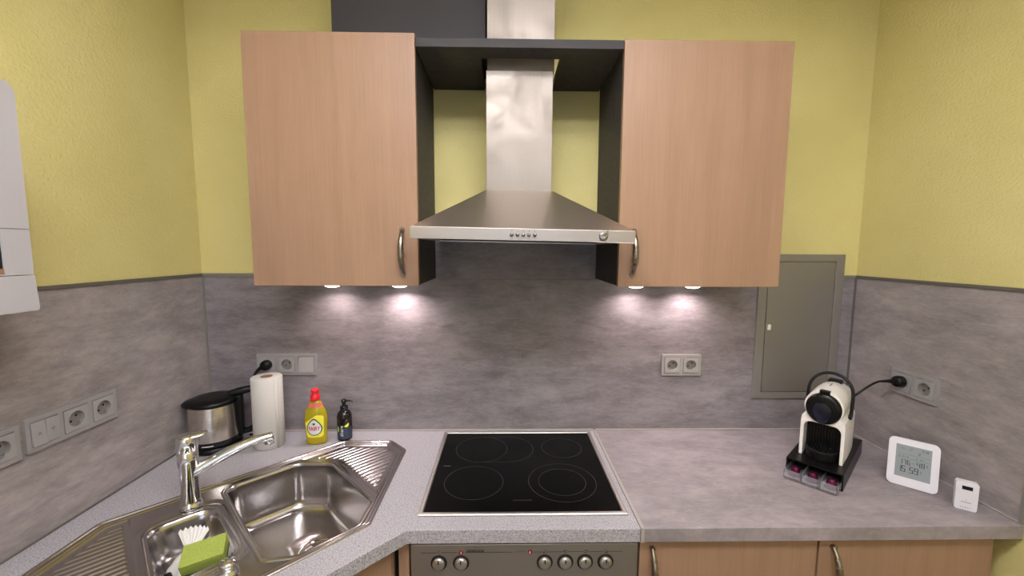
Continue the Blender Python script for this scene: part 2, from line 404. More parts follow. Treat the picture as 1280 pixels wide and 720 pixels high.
# ------------------------------------------------------------ sink frame of reference
T0 = 0.72; Q = math.sqrt(0.5)
SINK = Vector((XL+T0*Q, -T0*Q, 0.9)); SROT = R(45)
def st2w(s, t): return (XL+(t+s)*Q, -(t-s)*Q)
def uv2l(u, v): return Vector(((u-v)*Q, T0-(u+v)*Q))         # corner distances -> sink frame
OUT = [uv2l(*p) for p in ((0.095, 0.56), (0.095, 0.745), (0.168, 0.817), (0.575, 0.817), (0.817, 0.575), (0.817, 0.168), (0.745, 0.095), (0.56, 0.095))]
def area2(P): return sum(P[i-1][0]*P[i][1]-P[i][0]*P[i-1][1] for i in range(len(P)))
if area2(OUT) < 0: OUT = OUT[::-1]
def L(s, t): return Vector((s, T0-t))
MAIN = [L(-0.062, 0.512), L(0.150, 0.512), L(0.228, 0.592), L(0.228, 0.885), L(0.150, 0.958), L(0.0, 0.958), L(-0.062, 0.915)]
SMALL = [L(-0.250, 0.575), L(-0.092, 0.575), L(-0.092, 0.850), L(-0.250, 0.850)]
if area2(MAIN) < 0: MAIN = MAIN[::-1]
if area2(SMALL) < 0: SMALL = SMALL[::-1]
def l2w(p): return (SINK.x+(p[0]-p[1])*Q, SINK.y+(p[0]+p[1])*Q)

# ------------------------------------------------------------ worktops
WF = -0.595; WB = 0.862
poly = [(XL+PT, -PT), (XL+PT, -1.55), (-0.602, -1.55), (-0.602, -0.918), (-0.279, WF), (0.3355, WF), (0.3355, -PT)]
hole = [l2w(p) for p in round_poly(offset_poly(OUT, 0.012), 0.02, 4)]
hobhole = [(-0.255, -0.035), (0.31, -0.035), (0.31, -0.525), (-0.255, -0.525)]
bm = B(); prism(bm, poly, [hole, hobhole], WB, 0.9)
wt = obj('worktop', bm, M['granite'], None, smooth=0, bevel=0.0012)
tag(wt, 'light grey speckled corner worktop with sink and hob', 'worktop')
bm = bx(0.3465, XR-PT-0.0005, WF, -PT, WB, 0.9)
tag(obj('worktop', bm, M['worktop_concrete'], None, smooth=0, bevel=0.0012), 'grey-brown concrete-look worktop to the right of the hob', 'worktop')
bm = B(); box(bm, 0.336, 0.346, WF-0.001, -PT-0.001, 0.8985, 0.9025); box(bm, 0.336, 0.346, WF-0.0025, WF+0.002, WB, 0.9025)
tag(obj('joint_profile', bm, M['seal'], None, smooth=0, bevel=0.001), 'narrow pale joint strip between the two worktops', 'trim strip')

# ------------------------------------------------------------ handles
def bow_handle(parent, x, y, z0, z1, mat, out=-1, bulge=0.026, rad=0.0082, M2=None):
    zc = (z0+z1)/2; h = (z1-z0)/2; pts = []; rs = []
    for i in range(17):
        a = -1+2*i/16
        pts.append(Vector((x, y+out*(0.004+bulge*(1-abs(a)**2.4)), zc+h*a)))
        rs.append(rad*(0.62+0.5*(1-a*a)))
    bm = B(); tube(bm, pts, rs, 12)
    for zz in (z0, z1):
        lathe(bm, [(rad*0.9, 0), (rad*0.9, 0.008)], seg=12, M=Matrix.Translation((x, y, zz)) @ Matrix.Rotation(PI/2, 4, 'X'))
    if M2: bmesh.ops.transform(bm, matrix=M2, verts=bm.verts)
    return obj('handle', bm, mat, parent, smooth=60, world=(M2 is None))

# ------------------------------------------------------------ wall cabinets
CF = -0.3334; ZB = 1.517
def wall_cabinet(label, x0, x1, ztop, hx, inner):
    t = thing('wall_cabinet', label, 'cabinet', ((x0+x1)/2, CF/2, ZB), group='beech wall cabinets')
    obj('carcass', bx(x0+0.002, x1-0.002, CF+0.021, -0.0045, ZB+0.002, ztop-0.002), M['anthracite'], t, smooth=0, bevel=0.001, world=True)
    d = obj('door', bx(x0, x1, CF, CF+0.019, ZB, ztop), M['beech'], t, smooth=0, bevel=0.0015, world=True)
    bow_handle(d, hx, CF, 1.556, 1.690, M['nickel'])
    obj('light_rail', bx(x0+0.03, x1-0.03, SPOTY-0.15, SPOTY+0.068, ZB-0.008, ZB+0.002), M['anthracite'], t, smooth=0, bevel=0.001, world=True)
    return t
wall_cabinet('beech-fronted wall cabinet to the left of the cooker hood', -0.7968, -0.2916, 2.262, -0.338, 1)
wall_cabinet('beech-fronted wall cabinet to the right of the cooker hood', 0.3287, 0.8374, 2.252, 0.372, -1)
who = ['left outer', 'left inner', 'right inner', 'right outer']
lab = ['lit round spot lamp under the left wall cabinet, farther from the hood', 'lit round spot lamp under the left wall cabinet, nearer the hood',
       'lit round spot lamp under the right wall cabinet, nearer the hood', 'lit round spot lamp under the right wall cabinet, farther from the hood']
for i, x in enumerate(SPOTX):
    t = thing('spot_lamp', lab[i], 'lamp', (x, SPOTY, ZB-0.008), group='under-cabinet spot lamps')
    bm = B(); lathe(bm, [(0.057, 0), (0.058, -0.002), (0.050, -0.010), (0.030, -0.0115)], seg=40)
    obj('housing', bm, M['alu_dark'], t, smooth=50)
    bm = B(); lathe(bm, [(0.029, -0.0105), (0.028, -0.014), (0.022, -0.018), (0.012, -0.0205), (0.003, -0.021)], seg=28, cap0=False)
    obj('lens', bm, M['lamp_on'], t, smooth=80)

# bridging shelf with its cut-out round the chimney
bm = B()
prism(bm, [(-0.2896, -0.002), (-0.2896, CF), (0.3267, CF), (0.3267, -0.002), (0.150, -0.002), (0.150, -0.262), (-0.101, -0.262), (-0.101, -0.002)], [], 2.224, 2.249)
tag(obj('bridging_shelf', bm, M['anthracite'], None, smooth=0, bevel=0.0008),
    'anthracite shelf bridging the two wall cabinets around the hood chimney', 'shelf')
tag(obj('duct_cover', bx(-0.585, -0.0895, -0.20, -0.001, 2.2655, ZC-0.001), M['anthracite'], None, smooth=0, bevel=0.001),
    'anthracite duct cover board above the left wall cabinet', 'duct cover')

# ------------------------------------------------------------ cooker hood
HX = 0.024
hood = thing('cooker_hood', 'stainless steel chimney cooker hood between the wall cabinets', 'cooker hood', (HX, -0.25, 1.652))
tilt = Matrix.Rotation(R(0.95), 4, 'Y')
def hobj(name, bm, mat, **k):
    bmesh.ops.translate(bm, verts=bm.verts, vec=-hood.location)
    if k.pop('til', True): bmesh.ops.transform(bm, matrix=tilt, verts=bm.verts)
    return obj(name, bm, mat, k.pop('parent', hood), **k)
x0, x1, yf = HX-0.301, HX+0.301, -0.50
z0, z1, z2 = 1.656, 1.6875, 1.822
cx0, cx1, cyf = -0.086, 0.127, -0.245
bm = B()
loft(bm, [[(x0,yf,z0),(x1,yf,z0),(x1,-0.006,z0),(x0,-0.006,z0)], [(x0,yf,z1),(x1,yf,z1),(x1,-0.006,z1),(x0,-0.006,z1)]])
loft(bm, [[(x0,yf,z1),(x1,yf,z1),(x1,-0.006,z1),(x0,-0.006,z1)], [(cx0-.003,cyf-.003,z2),(cx1+.003,cyf-.003,z2),(cx1+.003,-0.006,z2),(cx0-.003,-0.006,z2)]], cap1=True)
# rolled lower lip
for a in (((x0,yf,z0),(x1,yf,z0)),):
    pass
box(bm, x0, x1, yf, yf+0.014, z0, z0+0.003)
bmesh.ops.remove_doubles(bm, verts=bm.verts, dist=1e-5)
hobj('canopy', bm, M['hood_steel'], smooth=0, bevel=0.0012)
hobj('front_strip', bx(x0-0.0006, x1+0.0006, yf-0.0012, yf+0.004, z0-0.0006, z1-0.0004), M['strip_steel_dimmed'], smooth=0, bevel=0.0006)  # darker facing added over the lip, which mirrored the window too brightly
hobj('filter', bx(x0+0.016, x1-0.016, yf+0.016, -0.02, z0+0.004, z0+0.012), M['gap'], smooth=0)
hobj('lower_chimney', bx(cx0, cx1, cyf, -0.006, z2-0.003, 2.196), M['chimney'], smooth=0, bevel=0.0012, til=False)
hobj('upper_chimney', bx(cx0+0.003, cx1+0.004, cyf+0.004, -0.006, 2.196, ZC-0.002), M['chimney'], smooth=0, bevel=0.0012, til=False)
for i in range(5):
    bm = B(); mm = Matrix.Translation((-0.010+i*0.0155+0.003, yf, 1.671)) @ Matrix.Rotation(PI/2, 4, 'X')
    lathe(bm, [(0.0052, -0.001), (0.0052, 0.007), (0.0040, 0.010), (0.0015, 0.011)], seg=16, M=mm)
    kb = hobj('push_button', bm, M['nickel'], smooth=50)
    bm = text_bm(['0', '1', '2', '3', 'L'][i], 0.007, lambda a, b, q=i: (-0.007+q*0.0155+a, yf-0.0016, 1.6815+b))
    hobj('button_mark', bm, M['print_black'], smooth=0)
bm = B(); mm = Matrix.Translation((0.239, yf, 1.671)) @ Matrix.Rotation(PI/2, 4, 'X')
lathe(bm, [(0.012, 0), (0.012, 0.002), (0.0105, 0.004), (0.008, 0.0045)], seg=24, M=mm)
mg = hobj('round_badge', bm, M['nickel'], smooth=50)
bm = B(); tube(bm, bez((0.236, yf-0.006, 1.667), (0.246, yf-0.008, 1.668), (0.251, yf-0.008, 1.676), (0.250, yf-0.006, 1.688), 8), 0.0016, 8)
hobj('badge_prong', bm, M['nickel'], smooth=60)

# ------------------------------------------------------------ base cabinets, oven
BF = -0.578; KZ = 0.10
def base_cabinet(label, x0, x1, hx):
    t = thing('base_cabinet', label, 'cabinet', ((x0+x1)/2, -0.29, 0), group='beech base cabinets right of the oven')
    obj('carcass', bx(x0, x1, BF+0.021, -0.01, KZ, WB-0.002), M['beech_edge'], t, smooth=0, world=True)
    obj('plinth', bx(x0, x1, -0.52, -0.50, 0, KZ-0.001), M['anthracite'], t, smooth=0, world=True)
    d = obj('door', bx(x0+0.0025, x1-0.0025, BF, BF+0.019, KZ+0.01, WB-0.012), M['beech'], t, smooth=0, bevel=0.0015, world=True)
    bow_handle(d, hx, BF, 0.690, 0.833, M['nickel'])
base_cabinet('beech base cabinet directly right of the oven', 0.3385, 0.8285, 0.374)
base_cabinet('beech base cabinet nearest the right wall', 0.8295, 1.318, 0.868)

# corner cabinet under the sink: body, diagonal door, filler
t = thing('corner_cabinet', 'beech corner base cabinet under the sink', 'cabinet', (-0.8, -0.4, 0))
bm = B()
prism(bm, [(XL+0.008, -0.01), (XL+0.008, -0.885), (-0.632, -0.885), (-0.325, -0.578), (-0.325, -0.01)], [], KZ, 0.70)
box(bm, -0.343, -0.325, -0.56, -0.01, 0.70, WB-0.002)
box(bm, XL+0.008, -0.66, -0.885, -0.867, 0.70, WB-0.002)
obj('carcass', bm, M['beech_edge'], t, smooth=0, world=True)
bm = B(); prism(bm, [(XL+0.05, -0.05), (XL+0.05, -0.85), (-0.68, -0.85), (-0.36, -0.53), (-0.36, -0.05)], [], 0, KZ-0.001)
obj('plinth', bm, M['anthracite'], t, smooth=0, world=True)
md = Matrix.Translation((-0.3165, -0.5905, 0)) @ Matrix.Rotation(R(45), 4, 'Z')
bm = B(); box(bm, -0.425, -0.006, 0, 0.019, KZ+0.01, WB-0.008, md)
d = obj('door', bm, M['beech'], t, smooth=0, bevel=0.0015, world=True)
bm = B()
md2 = Matrix.Translation(-Vector((-0.8, -0.4, 0))) @ md
bow_handle(d, -0.39, 0, 0.66, 0.80, M['nickel'], M2=md2)
obj('filler_strip', bx(-0.3065, -0.2785, BF, BF+0.25, KZ, WB-0.002), M['beech'], t, smooth=0, bevel=0.001, world=True)
obj('side_gap', bx(-0.324, -0.307, BF+0.03, -0.02, KZ, WB-0.002), M['gap'], t, smooth=0, world=True)

t = thing('base_cabinet', 'beech base cabinet along the left wall beyond the corner', 'cabinet', (-0.9, -1.22, 0))
obj('carcass', bx(XL+0.008, -0.64, -1.535, -0.90, KZ, WB-0.002), M['beech_edge'], t, smooth=0, world=True)
obj('plinth', bx(-0.70, -0.68, -1.535, -0.90, 0, KZ-0.001), M['anthracite'], t, smooth=0, world=True)
d = obj('door', bx(-0.639, -0.620, -1.53, -0.935, KZ+0.01, WB-0.012), M['beech'], t, smooth=0, bevel=0.0015, world=True)

oven = thing('oven', 'built-in oven with brushed steel control panel under the hob', 'oven', (0.031, -0.3, 0))
OF = -0.585
obj('body', bx(-0.265, 0.328, OF+0.03, -0.03, 0.10, 0.856), M['gap'], oven, smooth=0, world=True)
obj('control_panel', bx(-0.2725, 0.3335, OF, OF+0.02, 0.735, 0.852), M['steel'], oven, smooth=0, bevel=0.0015, world=True)
d = obj('oven_door', bx(-0.2725, 0.3335, OF, OF+0.02, 0.13, 0.729), M['steel'], oven, smooth=0, bevel=0.0015, world=True)
obj('door_glass', bx(-0.22, 0.281, OF-0.003, OF, 0.24, 0.62), M['glass_black'], d, smooth=0, bevel=0.001, world=True)
bm = B(); tube(bm, [(-0.23, OF-0.04, 0.68), (0.29, OF-0.04, 0.68)], 0.008, 14)
for xx in (-0.2, 0.26): tube(bm, [(xx, OF, 0.68), (xx, OF-0.04, 0.68)], 0.006, 10)
obj('door_handle', bm, M['nickel'], d, smooth=50, world=True)
KN = [-0.198, -0.139, 0.084, 0.139, 0.192, 0.247]
PX = Matrix.Rotation(PI/2, 4, 'X')
for kx in KN:
    bm = B(); mm = Matrix.Translation((kx, OF, 0.8005)) @ PX
    lathe(bm, [(0.0215, 0), (0.0215, 0.002), (0.018, 0.0025)], seg=36, M=mm)
    k0 = obj('knob_ring', bm, M['print_black'], oven, smooth=40, world=True)
    bm = B(); lathe(bm, [(0.0165, 0.002), (0.0163, 0.007), (0.0150, 0.0090), (0.008, 0.0108), (0.002, 0.0110)], seg=36, M=mm)
    kk = obj('knob', bm, M['knob_steel'], oven, smooth=50, world=True)
    obj('knob_mark', bx(kx-0.0016, kx+0.0016, OF-0.0115, OF-0.0100, 0.8035, 0.814), M['print_black'], kk, smooth=0, world=True)
OY = OF-0.0006
def flat(bm, pts):
    f = bm.faces.new([bm.verts.new(p) for p in pts]); return f
bm = B()
for a, b in ((-0.245, -0.204), (-0.191, -0.150), (-0.128, -0.002), (0.054, 0.078), (0.089, 0.134), (0.144, 0.187), (0.197, 0.242), (0.252, 0.292)):
    box(bm, a, b, OY, OF, 0.8290, 0.8297)
for i, a in enumerate((0.084, 0.139, 0.192, 0.247)):
    box(bm, a-0.003, a+0.004, OY, OF, 0.8265, 0.8271); box(bm, a-0.003, a+0.004, OY, OF, 0.8325, 0.8331)
    box(bm, a+0.0034, a+0.004, OY, OF, 0.8271, 0.8325); box(bm, a-0.003, a-0.0024, OY, OF, 0.8271, 0.8325)
    ox, oz = ((-0.004, 0.826), (-0.004, 0.831), (0.002, 0.831), (0.002, 0.826))[i]
    box(bm, a+ox, a+ox+0.003, OY-0.0002, OF, oz, oz+0.003)
obj('panel_marks', bm, M['print_black'], oven, smooth=0, world=True)
bm = text_bm('constructa', 0.0125, lambda a, b: (-0.101+a*0.85+b*0.2, OY, 0.8345+b*0.95), bold=0.00025); obj('maker_lettering', bm, M['print_black'], oven, smooth=0, world=True)
bm = text_bm('C', 0.011, lambda a, b: (-0.1975+a, OY, 0.8295+b)); obj('panel_symbol', bm, M['print_black'], oven, smooth=0, world=True)
bm = bx(0.004, 0.032, OY, OF, 0.8315, 0.8325); obj('faint_print', bm, M['print_grey'], oven, smooth=0, world=True)
for cx in (-0.139, 0.0445):
    bm = B(); mm = Matrix.Translation((cx, OF, 0.8295)) @ PX
    lathe(bm, [(0.0065, 0), (0.0062, 0.001)], seg=24, M=mm)
    b0 = obj('indicator_badge', bm, M['badge_red'], oven, smooth=0, world=True)
    bm = B(); box(bm, cx-0.0012, cx+0.0012, OF-0.0016, OF-0.001, 0.8265, 0.8325)
    obj('badge_mark', bm, M['print_white'], b0, smooth=0, world=True)

# ------------------------------------------------------------ hob
HC = (0.0278, -0.2835)
hob = thing('hob', 'black glass ceramic hob with a steel frame set in the speckled worktop', 'hob', (HC[0], HC[1], 0.9))
W2, D2 = 0.2905, 0.2575
bm = B()
def rc(w, d, z): return [(-w, -d, z), (w, -d, z), (w, d, z), (-w, d, z)]
loft(bm, [rc(W2, D2, 0.0), rc(W2, D2, 0.0035), rc(W2-0.003, D2-0.003, 0.006), rc(W2-0.011, D2-0.0115, 0.006), rc(W2-0.013, D2-0.0135, 0.0035), rc(W2-0.013, D2-0.0135, -0.02)])
obj('frame', bm, M['steel'], hob, smooth=0, bevel=0.0008)
g = obj('glass_plate', bx(-W2+0.0135, W2-0.0135, -D2+0.014, D2-0.014, -0.02, 0.0035), M['glass_black'], hob, smooth=0, bevel=0.0005)
def ring(bm, cx, cy, r, w=0.0007, z=0.0037, a0=0, a1=2*PI, seg=72):
    n = seg
    vi = [bm.verts.new((cx+(r-w)*math.cos(a0+(a1-a0)*i/n), cy+(r-w)*math.sin(a0+(a1-a0)*i/n), z)) for i in range(n+1)]
    vo = [bm.verts.new((cx+(r+w)*math.cos(a0+(a1-a0)*i/n), cy+(r+w)*math.sin(a0+(a1-a0)*i/n), z)) for i in range(n+1)]
    for i in range(n): bm.faces.new((vi[i], vi[i+1], vo[i+1], vo[i]))
for rings in ([(-0.135, 0.118, 0.093)], [(-0.148, -0.095, 0.092)], [(0.158, 0.125, 0.073)], [(0.130, -0.095, 0.106), (0.130, -0.095, 0.074)]):
    bm = B()
    for q in rings: ring(bm, *q)
    if rings[0][0] == -0.135: ring(bm, -0.040, 0.118, 0.093, a0=-PI/2, a1=PI/2, seg=36); flat(bm, [(-0.135, 0.0245, 0.0037), (-0.040, 0.0245, 0.0037), (-0.040, 0.0257, 0.0037), (-0.135, 0.0257, 0.0037)]); flat(bm, [(-0.135, 0.2105, 0.0037), (-0.040, 0.2105, 0.0037), (-0.040, 0.2117, 0.0037), (-0.135, 0.2117, 0.0037)])
    obj('cooking_zone', bm, M['hob_print'], hob, smooth=0)
bm = text_bm('constructa', 0.013, lambda a, b: (0.0+a, -0.190+b, 0.0038)); obj('maker_lettering', bm, M['hob_print'], hob, smooth=0)
bm = B(); flat(bm, [(-0.257, -0.002, 0.0038), (-0.233, -0.002, 0.0038), (-0.233, 0.002, 0.0038), (-0.257, 0.002, 0.0038)]); obj('faint_print', bm, M['print_grey'], hob, smooth=0)

# ------------------------------------------------------------ sink
import numpy as np
sink = thing('corner_sink', 'stainless steel corner sink with two bowls and ribbed drainers', 'sink', tuple(SINK), SROT)
OR = [0.02, 0.02, 0.03, 0.04, 0.04, 0.03, 0.02, 0.02]
bm = B(); rings = []
for d, z in ((0, 0.0), (0.0, 0.0022), (0.0015, 0.0042), (0.004, 0.0052), (0.008, 0.0052), (0.0105, 0.0035), (0.012, 0.0012), (0.014, 0.0012), (0.0155, 0.0022), (0.0175, 0.0026), (0.020, 0.0012), (0.024, -0.0005)):
    rings.append([(p.x, p.y, z) for p in round_poly(offset_poly(OUT, d), 0.026, 8)])
loft(bm, rings)
obj('rim', bm, M['sink'], sink, smooth=180)
def sdf(P, X, Y):
    """signed distance to a polygon, positive inside"""
    dmin = np.full(X.shape, 1e9); inside = np.zeros(X.shape, bool)
    n = len(P)
    for i in range(n):
        ax, ay = P[i-1]; bx_, by_ = P[i]
        ex, ey = bx_-ax, by_-ay
        tt = np.clip(((X-ax)*ex+(Y-ay)*ey)/(ex*ex+ey*ey), 0, 1)
        dmin = np.minimum(dmin, np.hypot(X-ax-tt*ex, Y-ay-tt*ey))
        c = ((ay > Y) != (by_ > Y)) & (X < (bx_-ax)*(Y-ay)/(by_-ay+1e-12)+ax)
        inside ^= c
    return np.where(inside, dmin, -dmin)
def sm(x, a, b):
    k = np.clip((x-a)/(b-a), 0, 1); return k*k*(3-2*k)
G = 0.0020
gx = np.arange(-0.52, 0.52, G); gy = np.arange(-0.30, 0.30, G)
X, Y = np.meshgrid(gx, gy, indexing='ij')
dO = sdf([tuple(p) for p in round_poly(offset_poly(OUT, 0.0), 0.026, 6)], X, Y)
dM = sdf([tuple(p) for p in round_poly(MAIN, 0.03, 5)], X, Y)
dS = sdf([tuple(p) for p in round_poly(SMALL, 0.035, 5)], X, Y)
Z = np.full(X.shape, -0.0004)
# shallow pressing round the bowls
# drainers: recessed fields with raised ribs
left = sm(-X, 0.268, 0.276); right = sm(dM, -0.024, -0.031)*sm(X, 0.12, 0.13)
field_l = left*sm(dO, 0.024, 0.034)
field_r = right*sm(dO, 0.024, 0.034)
Z -= 0.0045*(field_l+field_r)
tt = T0-Y
rib_l = np.cos(np.clip(np.abs(((tt-0.545) % 0.0185)-0.00925)/0.0060, 0, 1)*PI/2)**2
rib_r = np.cos(np.clip(np.abs(((tt-0.545) % 0.0195)-0.00975)/0.0064, 0, 1)*PI/2)**2
ends_l = sm(-X, 0.283, 0.290)*sm(dO, 0.042, 0.052)
ends_r = sm(dM, -0.038, -0.046)*sm(dO, 0.036, 0.046)*sm(X, 0.12, 0.13)
Z += 0.0034*(rib_l*ends_l+rib_r*ends_r)
# main drainer pressing between small bowl and rim
Z -= 0.004*sm(dS, -0.034, -0.006)*(X < -0.07)
Z -= 0.002*sm(dM, -0.010, -0.002)
keep = (dO > 0.0215) & (dM < 0.004) & (dS < 0.006)
bm = B(); idx = {}
ni, nj = X.shape
for i in range(ni-1):
    for j in range(nj-1):
        if keep[i, j] and keep[i+1, j] and keep[i, j+1] and keep[i+1, j+1]:
            q = []
            for a, b in ((i, j), (i+1, j), (i+1, j+1), (i, j+1)):
                v = idx.get((a, b))
                if v is None: v = idx[(a, b)] = bm.verts.new((X[a, b], Y[a, b], Z[a, b]))
                q.append(v)
            bm.faces.new(q)
obj('drainer', bm, M['sink'], sink, smooth=180, n=True)
def bowl(P, prof, r0, r1, drain, dr):
    bm = B(); rings = []
    for k, (d, z) in enumerate(prof):
        r = r0+(r1-r0)*k/len(prof)
        rings.append([Vector((p.x, p.y, z)) for p in round_poly(offset_poly(P, d), r, 8)])
    # bottom: run in to the drain ring
    last = rings[-1]; dz = prof[-1][1]
    c = Vector((drain[0], drain[1], 0)); n = len(last)
    angs = [math.atan2(p.y-c.y, p.x-c.x) for p in last]
    for f, dd in ((0.35, -0.001), (0.7, -0.002), (1.0, -0.003)):
        rings.append([Vector((p.x*(1-f)+(c.x+dr*math.cos(a))*f, p.y*(1-f)+(c.y+dr*math.sin(a))*f, dz+dd)) for p, a in zip(last, angs)])
    base = rings[-1]
    rings.append([Vector((c.x+dr*0.94*math.cos(a), c.y+dr*0.94*math.sin(a), dz-0.007)) for a in angs])
    loft(bm, rings, cap1=True)
    # outer shell (underside)
    return obj('bowl', bm, M['sink'], sink, smooth=180), dz
DRM = L(0.112, 0.768)
bmn, dzm = bowl(MAIN, [(-0.012, -0.0006), (-0.009, 0.0018), (-0.005, 0.0024), (-0.001, 0.0014), (0.0015, -0.002), (0.003, -0.008), (0.0055, -0.05), (0.009, -0.11), (0.012, -0.128), (0.018, -0.141), (0.028, -0.149), (0.042, -0.152)], 0.036, 0.05, DRM, 0.056)
DRS = L(-0.165, 0.735)
bms, dzs = bowl(SMALL, [(-0.018, -0.0035), (-0.014, -0.0022), (-0.008, -0.0022), (-0.002, -0.0045), (0.003, -0.010), (0.007, -0.020), (0.011, -0.045), (0.016, -0.072), (0.024, -0.086), (0.036, -0.093), (0.05, -0.095)], 0.045, 0.045, DRS, 0.028)
for P, (b, dz), r in ((DRM, (bmn, dzm), 0.052), (DRS, (bms, dzs), 0.026)):
    bm = B(); lathe(bm, [(r, -0.0035), (r+0.001, -0.001), (r-0.003, 0.0005), (r-0.010, -0.001), (r*0.66, -0.004), (r*0.58, -0.001), (r*0.5, 0.001), (r*0.2, 0.003), (0.002, 0.0035)], c=(P.x, P.y, dz), seg=40, cap0=False)
    obj('drain_strainer', bm, M['chrome'], b, smooth=60)
ov = L(-0.105, 0.80)
bm = B(); mm = Matrix.Translation((-0.0985, T0-0.812, -0.030)) @ Matrix.Rotation(-PI/2, 4, 'Y')
lathe(bm, [(0.012, 0.004), (0.010, 0.005), (0.002, 0.005)], seg=20, M=mm)
obj('overflow', bm, M['gap'], bms, smooth=40)
kp = L(-0.128, 0.905)
bm = B(); lathe(bm, [(0.021, -0.001), (0.021, 0.004), (0.018, 0.007), (0.0165, 0.018), (0.0175, 0.027), (0.015, 0.030), (0.004, 0.031)], c=(kp.x, kp.y, 0), seg=32)
obj('waste_knob', bm, M['chrome'], sink, smooth=50)

# ------------------------------------------------------------ tap
tx, ty = -0.917, -0.484
tap = thing('mixer_tap', 'chrome single-lever mixer tap with a long spout on the sink rim', 'tap', (tx, ty, 0.8995))
bm = B(); lathe(bm, [(0.0285, 0), (0.029, 0.004), (0.026, 0.010), (0.0235, 0.02), (0.0225, 0.06), (0.023, 0.11), (0.0245, 0.135), (0.0245, 0.163), (0.022, 0.166)], seg=40)
obj('body', bm, M['chrome'], tap, smooth=50)
th = R(27)
dv = Vector((math.cos(th), math.sin(th), 0))
def tp(r, z): return dv*r+Vector((0, 0, z))
bm = B(); pts = bez(tp(0.012, 0.100), tp(0.07, 0.128), tp(0.13, 0.158), tp(0.207, 0.163), 18)
tube(bm, pts, [0.0180-0.0045*i/18 for i in range(19)], 20, flat=0.95)
obj('spout', bm, M['chrome'], tap, smooth=60)
bm = B(); lathe(bm, [(0.0125, 0.002), (0.0138, -0.006), (0.0135, -0.018), (0.0115, -0.0195), (0.010, -0.016)], c=tuple(tp(0.198, 0.160)), seg=24)
obj('aerator', bm, M['chrome'], tap, smooth=50)
bm = B(); lathe(bm, [(0.0245, 0.1665), (0.0258, 0.169), (0.0262, 0.196), (0.0255, 0.206), (0.021, 0.2105), (0.006, 0.2115)], seg=40)
lv = obj('lever_cap', bm, M['chrome'], tap, smooth=60)
bm = B(); tube(bm, [tp(-0.012, 0.204), tp(0.010, 0.205), tp(0.028, 0.206), tp(0.041, 0.208), tp(0.048, 0.209)], [0.022, 0.021, 0.018, 0.014, 0.009], 18, flat=0.36)
obj('lever', bm, M['chrome'], lv, smooth=60)

# ------------------------------------------------------------ things in the small bowl
zb = 0.9+dzs
def sl(s, t, z): x, y = st2w(s, t); return Vector((x, y, z))
cp = sl(-0.172, 0.690, zb+0.0003)
cl = thing('cleaning_cloth', 'white pleated cleaning cloth under the green sponge in the small bowl', 'cloth', tuple(cp), R(45))
bm = B(); n = 40; rings = []
random.seed(8)
for k in range(9):
    f = k/8
    ring_ = []
    for i in range(n):
        a = 2*PI*i/n
        r = 0.050*f*(1+0.10*math.sin(3*a+1)+0.06*math.sin(7*a))
        z = 0.004+0.045*(1-f**1.5)+0.006*f*math.sin(10*a)*(1-0.3*f)+0.004
        ring_.append(Vector((r*math.cos(a)*0.95, r*math.sin(a)*1.15, z)))
    rings.append(ring_)
rings[0] = [Vector((0.0015*math.cos(2*PI*i/n), 0.0015*math.sin(2*PI*i/n), 0.053)) for i in range(n)]
loft(bm, rings, cap0=True); loft(bm, [rings[-1], [Vector((p.x*0.99, p.y*0.99, 0.001)) for p in rings[-1]]], cap1=True)
bmesh.ops.remove_doubles(bm, verts=bm.verts, dist=1e-6)
obj('cloth_body', bm, M['cloth'], cl, smooth=180)
# fan of pleats standing up behind the sponge
bm = B(); A = []; Bq = []
for i in range(15):
    a = R(18+6.2*i); zz = 0.004*(1 if i % 2 else -1)
    A.append(Vector((0.012*math.cos(a), 0.012*math.sin(a)+0.008, 0.040+zz*0.3)))
    Bq.append(Vector((0.062*math.cos(a)*0.8, 0.062*math.sin(a)+0.008, 0.078+zz)))
loft(bm, [A, Bq], closed=False)
o = obj('cloth_pleats', bm, M['cloth'], cl, smooth=0); o.modifiers.new('solid', 'SOLIDIFY').thickness = 0.0012
spc = sl(-0.150, 0.785, zb+0.074)
sp = thing('dish_sponge', 'yellow-green dish sponge lying tilted over the small sink bowl', 'sponge', tuple(spc), R(22))
sp.rotation_euler = (R(16), R(-6), R(24))
bm = bx(-0.044, 0.044, -0.030, 0.030, 0.004, 0.034)
bmesh.ops.subdivide_edges(bm, edges=bm.edges, cuts=5, use_grid_fill=True)
for v in bm.verts: v.co += Vector((random.uniform(-1, 1), random.uniform(-1, 1), random.uniform(-1, 1)))*0.0005
obj('foam', bm, M['sponge'], sp, smooth=60, bevel=0.002)
obj('scouring_pad', bx(-0.0435, 0.0435, -0.0295, 0.0295, -0.004, 0.004), M['scourer'], sp, smooth=0, bevel=0.001)
bp = sl(-0.215, 0.80, zb+0.012)
br = thing('dish_brush', 'black-handled dish brush in the small bowl beside the sponge', 'brush', tuple(bp), R(-35))
bm = B(); tube(bm, [(-0.045, 0, 0.045), (0.0, 0, 0.028), (0.03, 0, 0.02)], [0.009, 0.0075, 0.007], 12); obj('handle', bm, M['black'], br, smooth=60)
bm = B(); lathe(bm, [(0.016, 0.012), (0.017, 0.022), (0.012, 0.027), (0.003, 0.028)], c=(0.036, 0, 0), seg=20); obj('brush_head', bm, M['black'], br, smooth=50)
bm = B()
for i in range(40):
    a = random.uniform(0, 2*PI); r = 0.014*math.sqrt(random.random())
    p = Vector((0.036+r*math.cos(a), r*math.sin(a), 0.014)); tube(bm, [p, p+Vector((0.2*r*math.cos(a), 0.2*r*math.sin(a), -0.024))], 0.0007, 4)
obj('bristles', bm, M['scourer'], br, smooth=0)['kind'] = 'stuff'

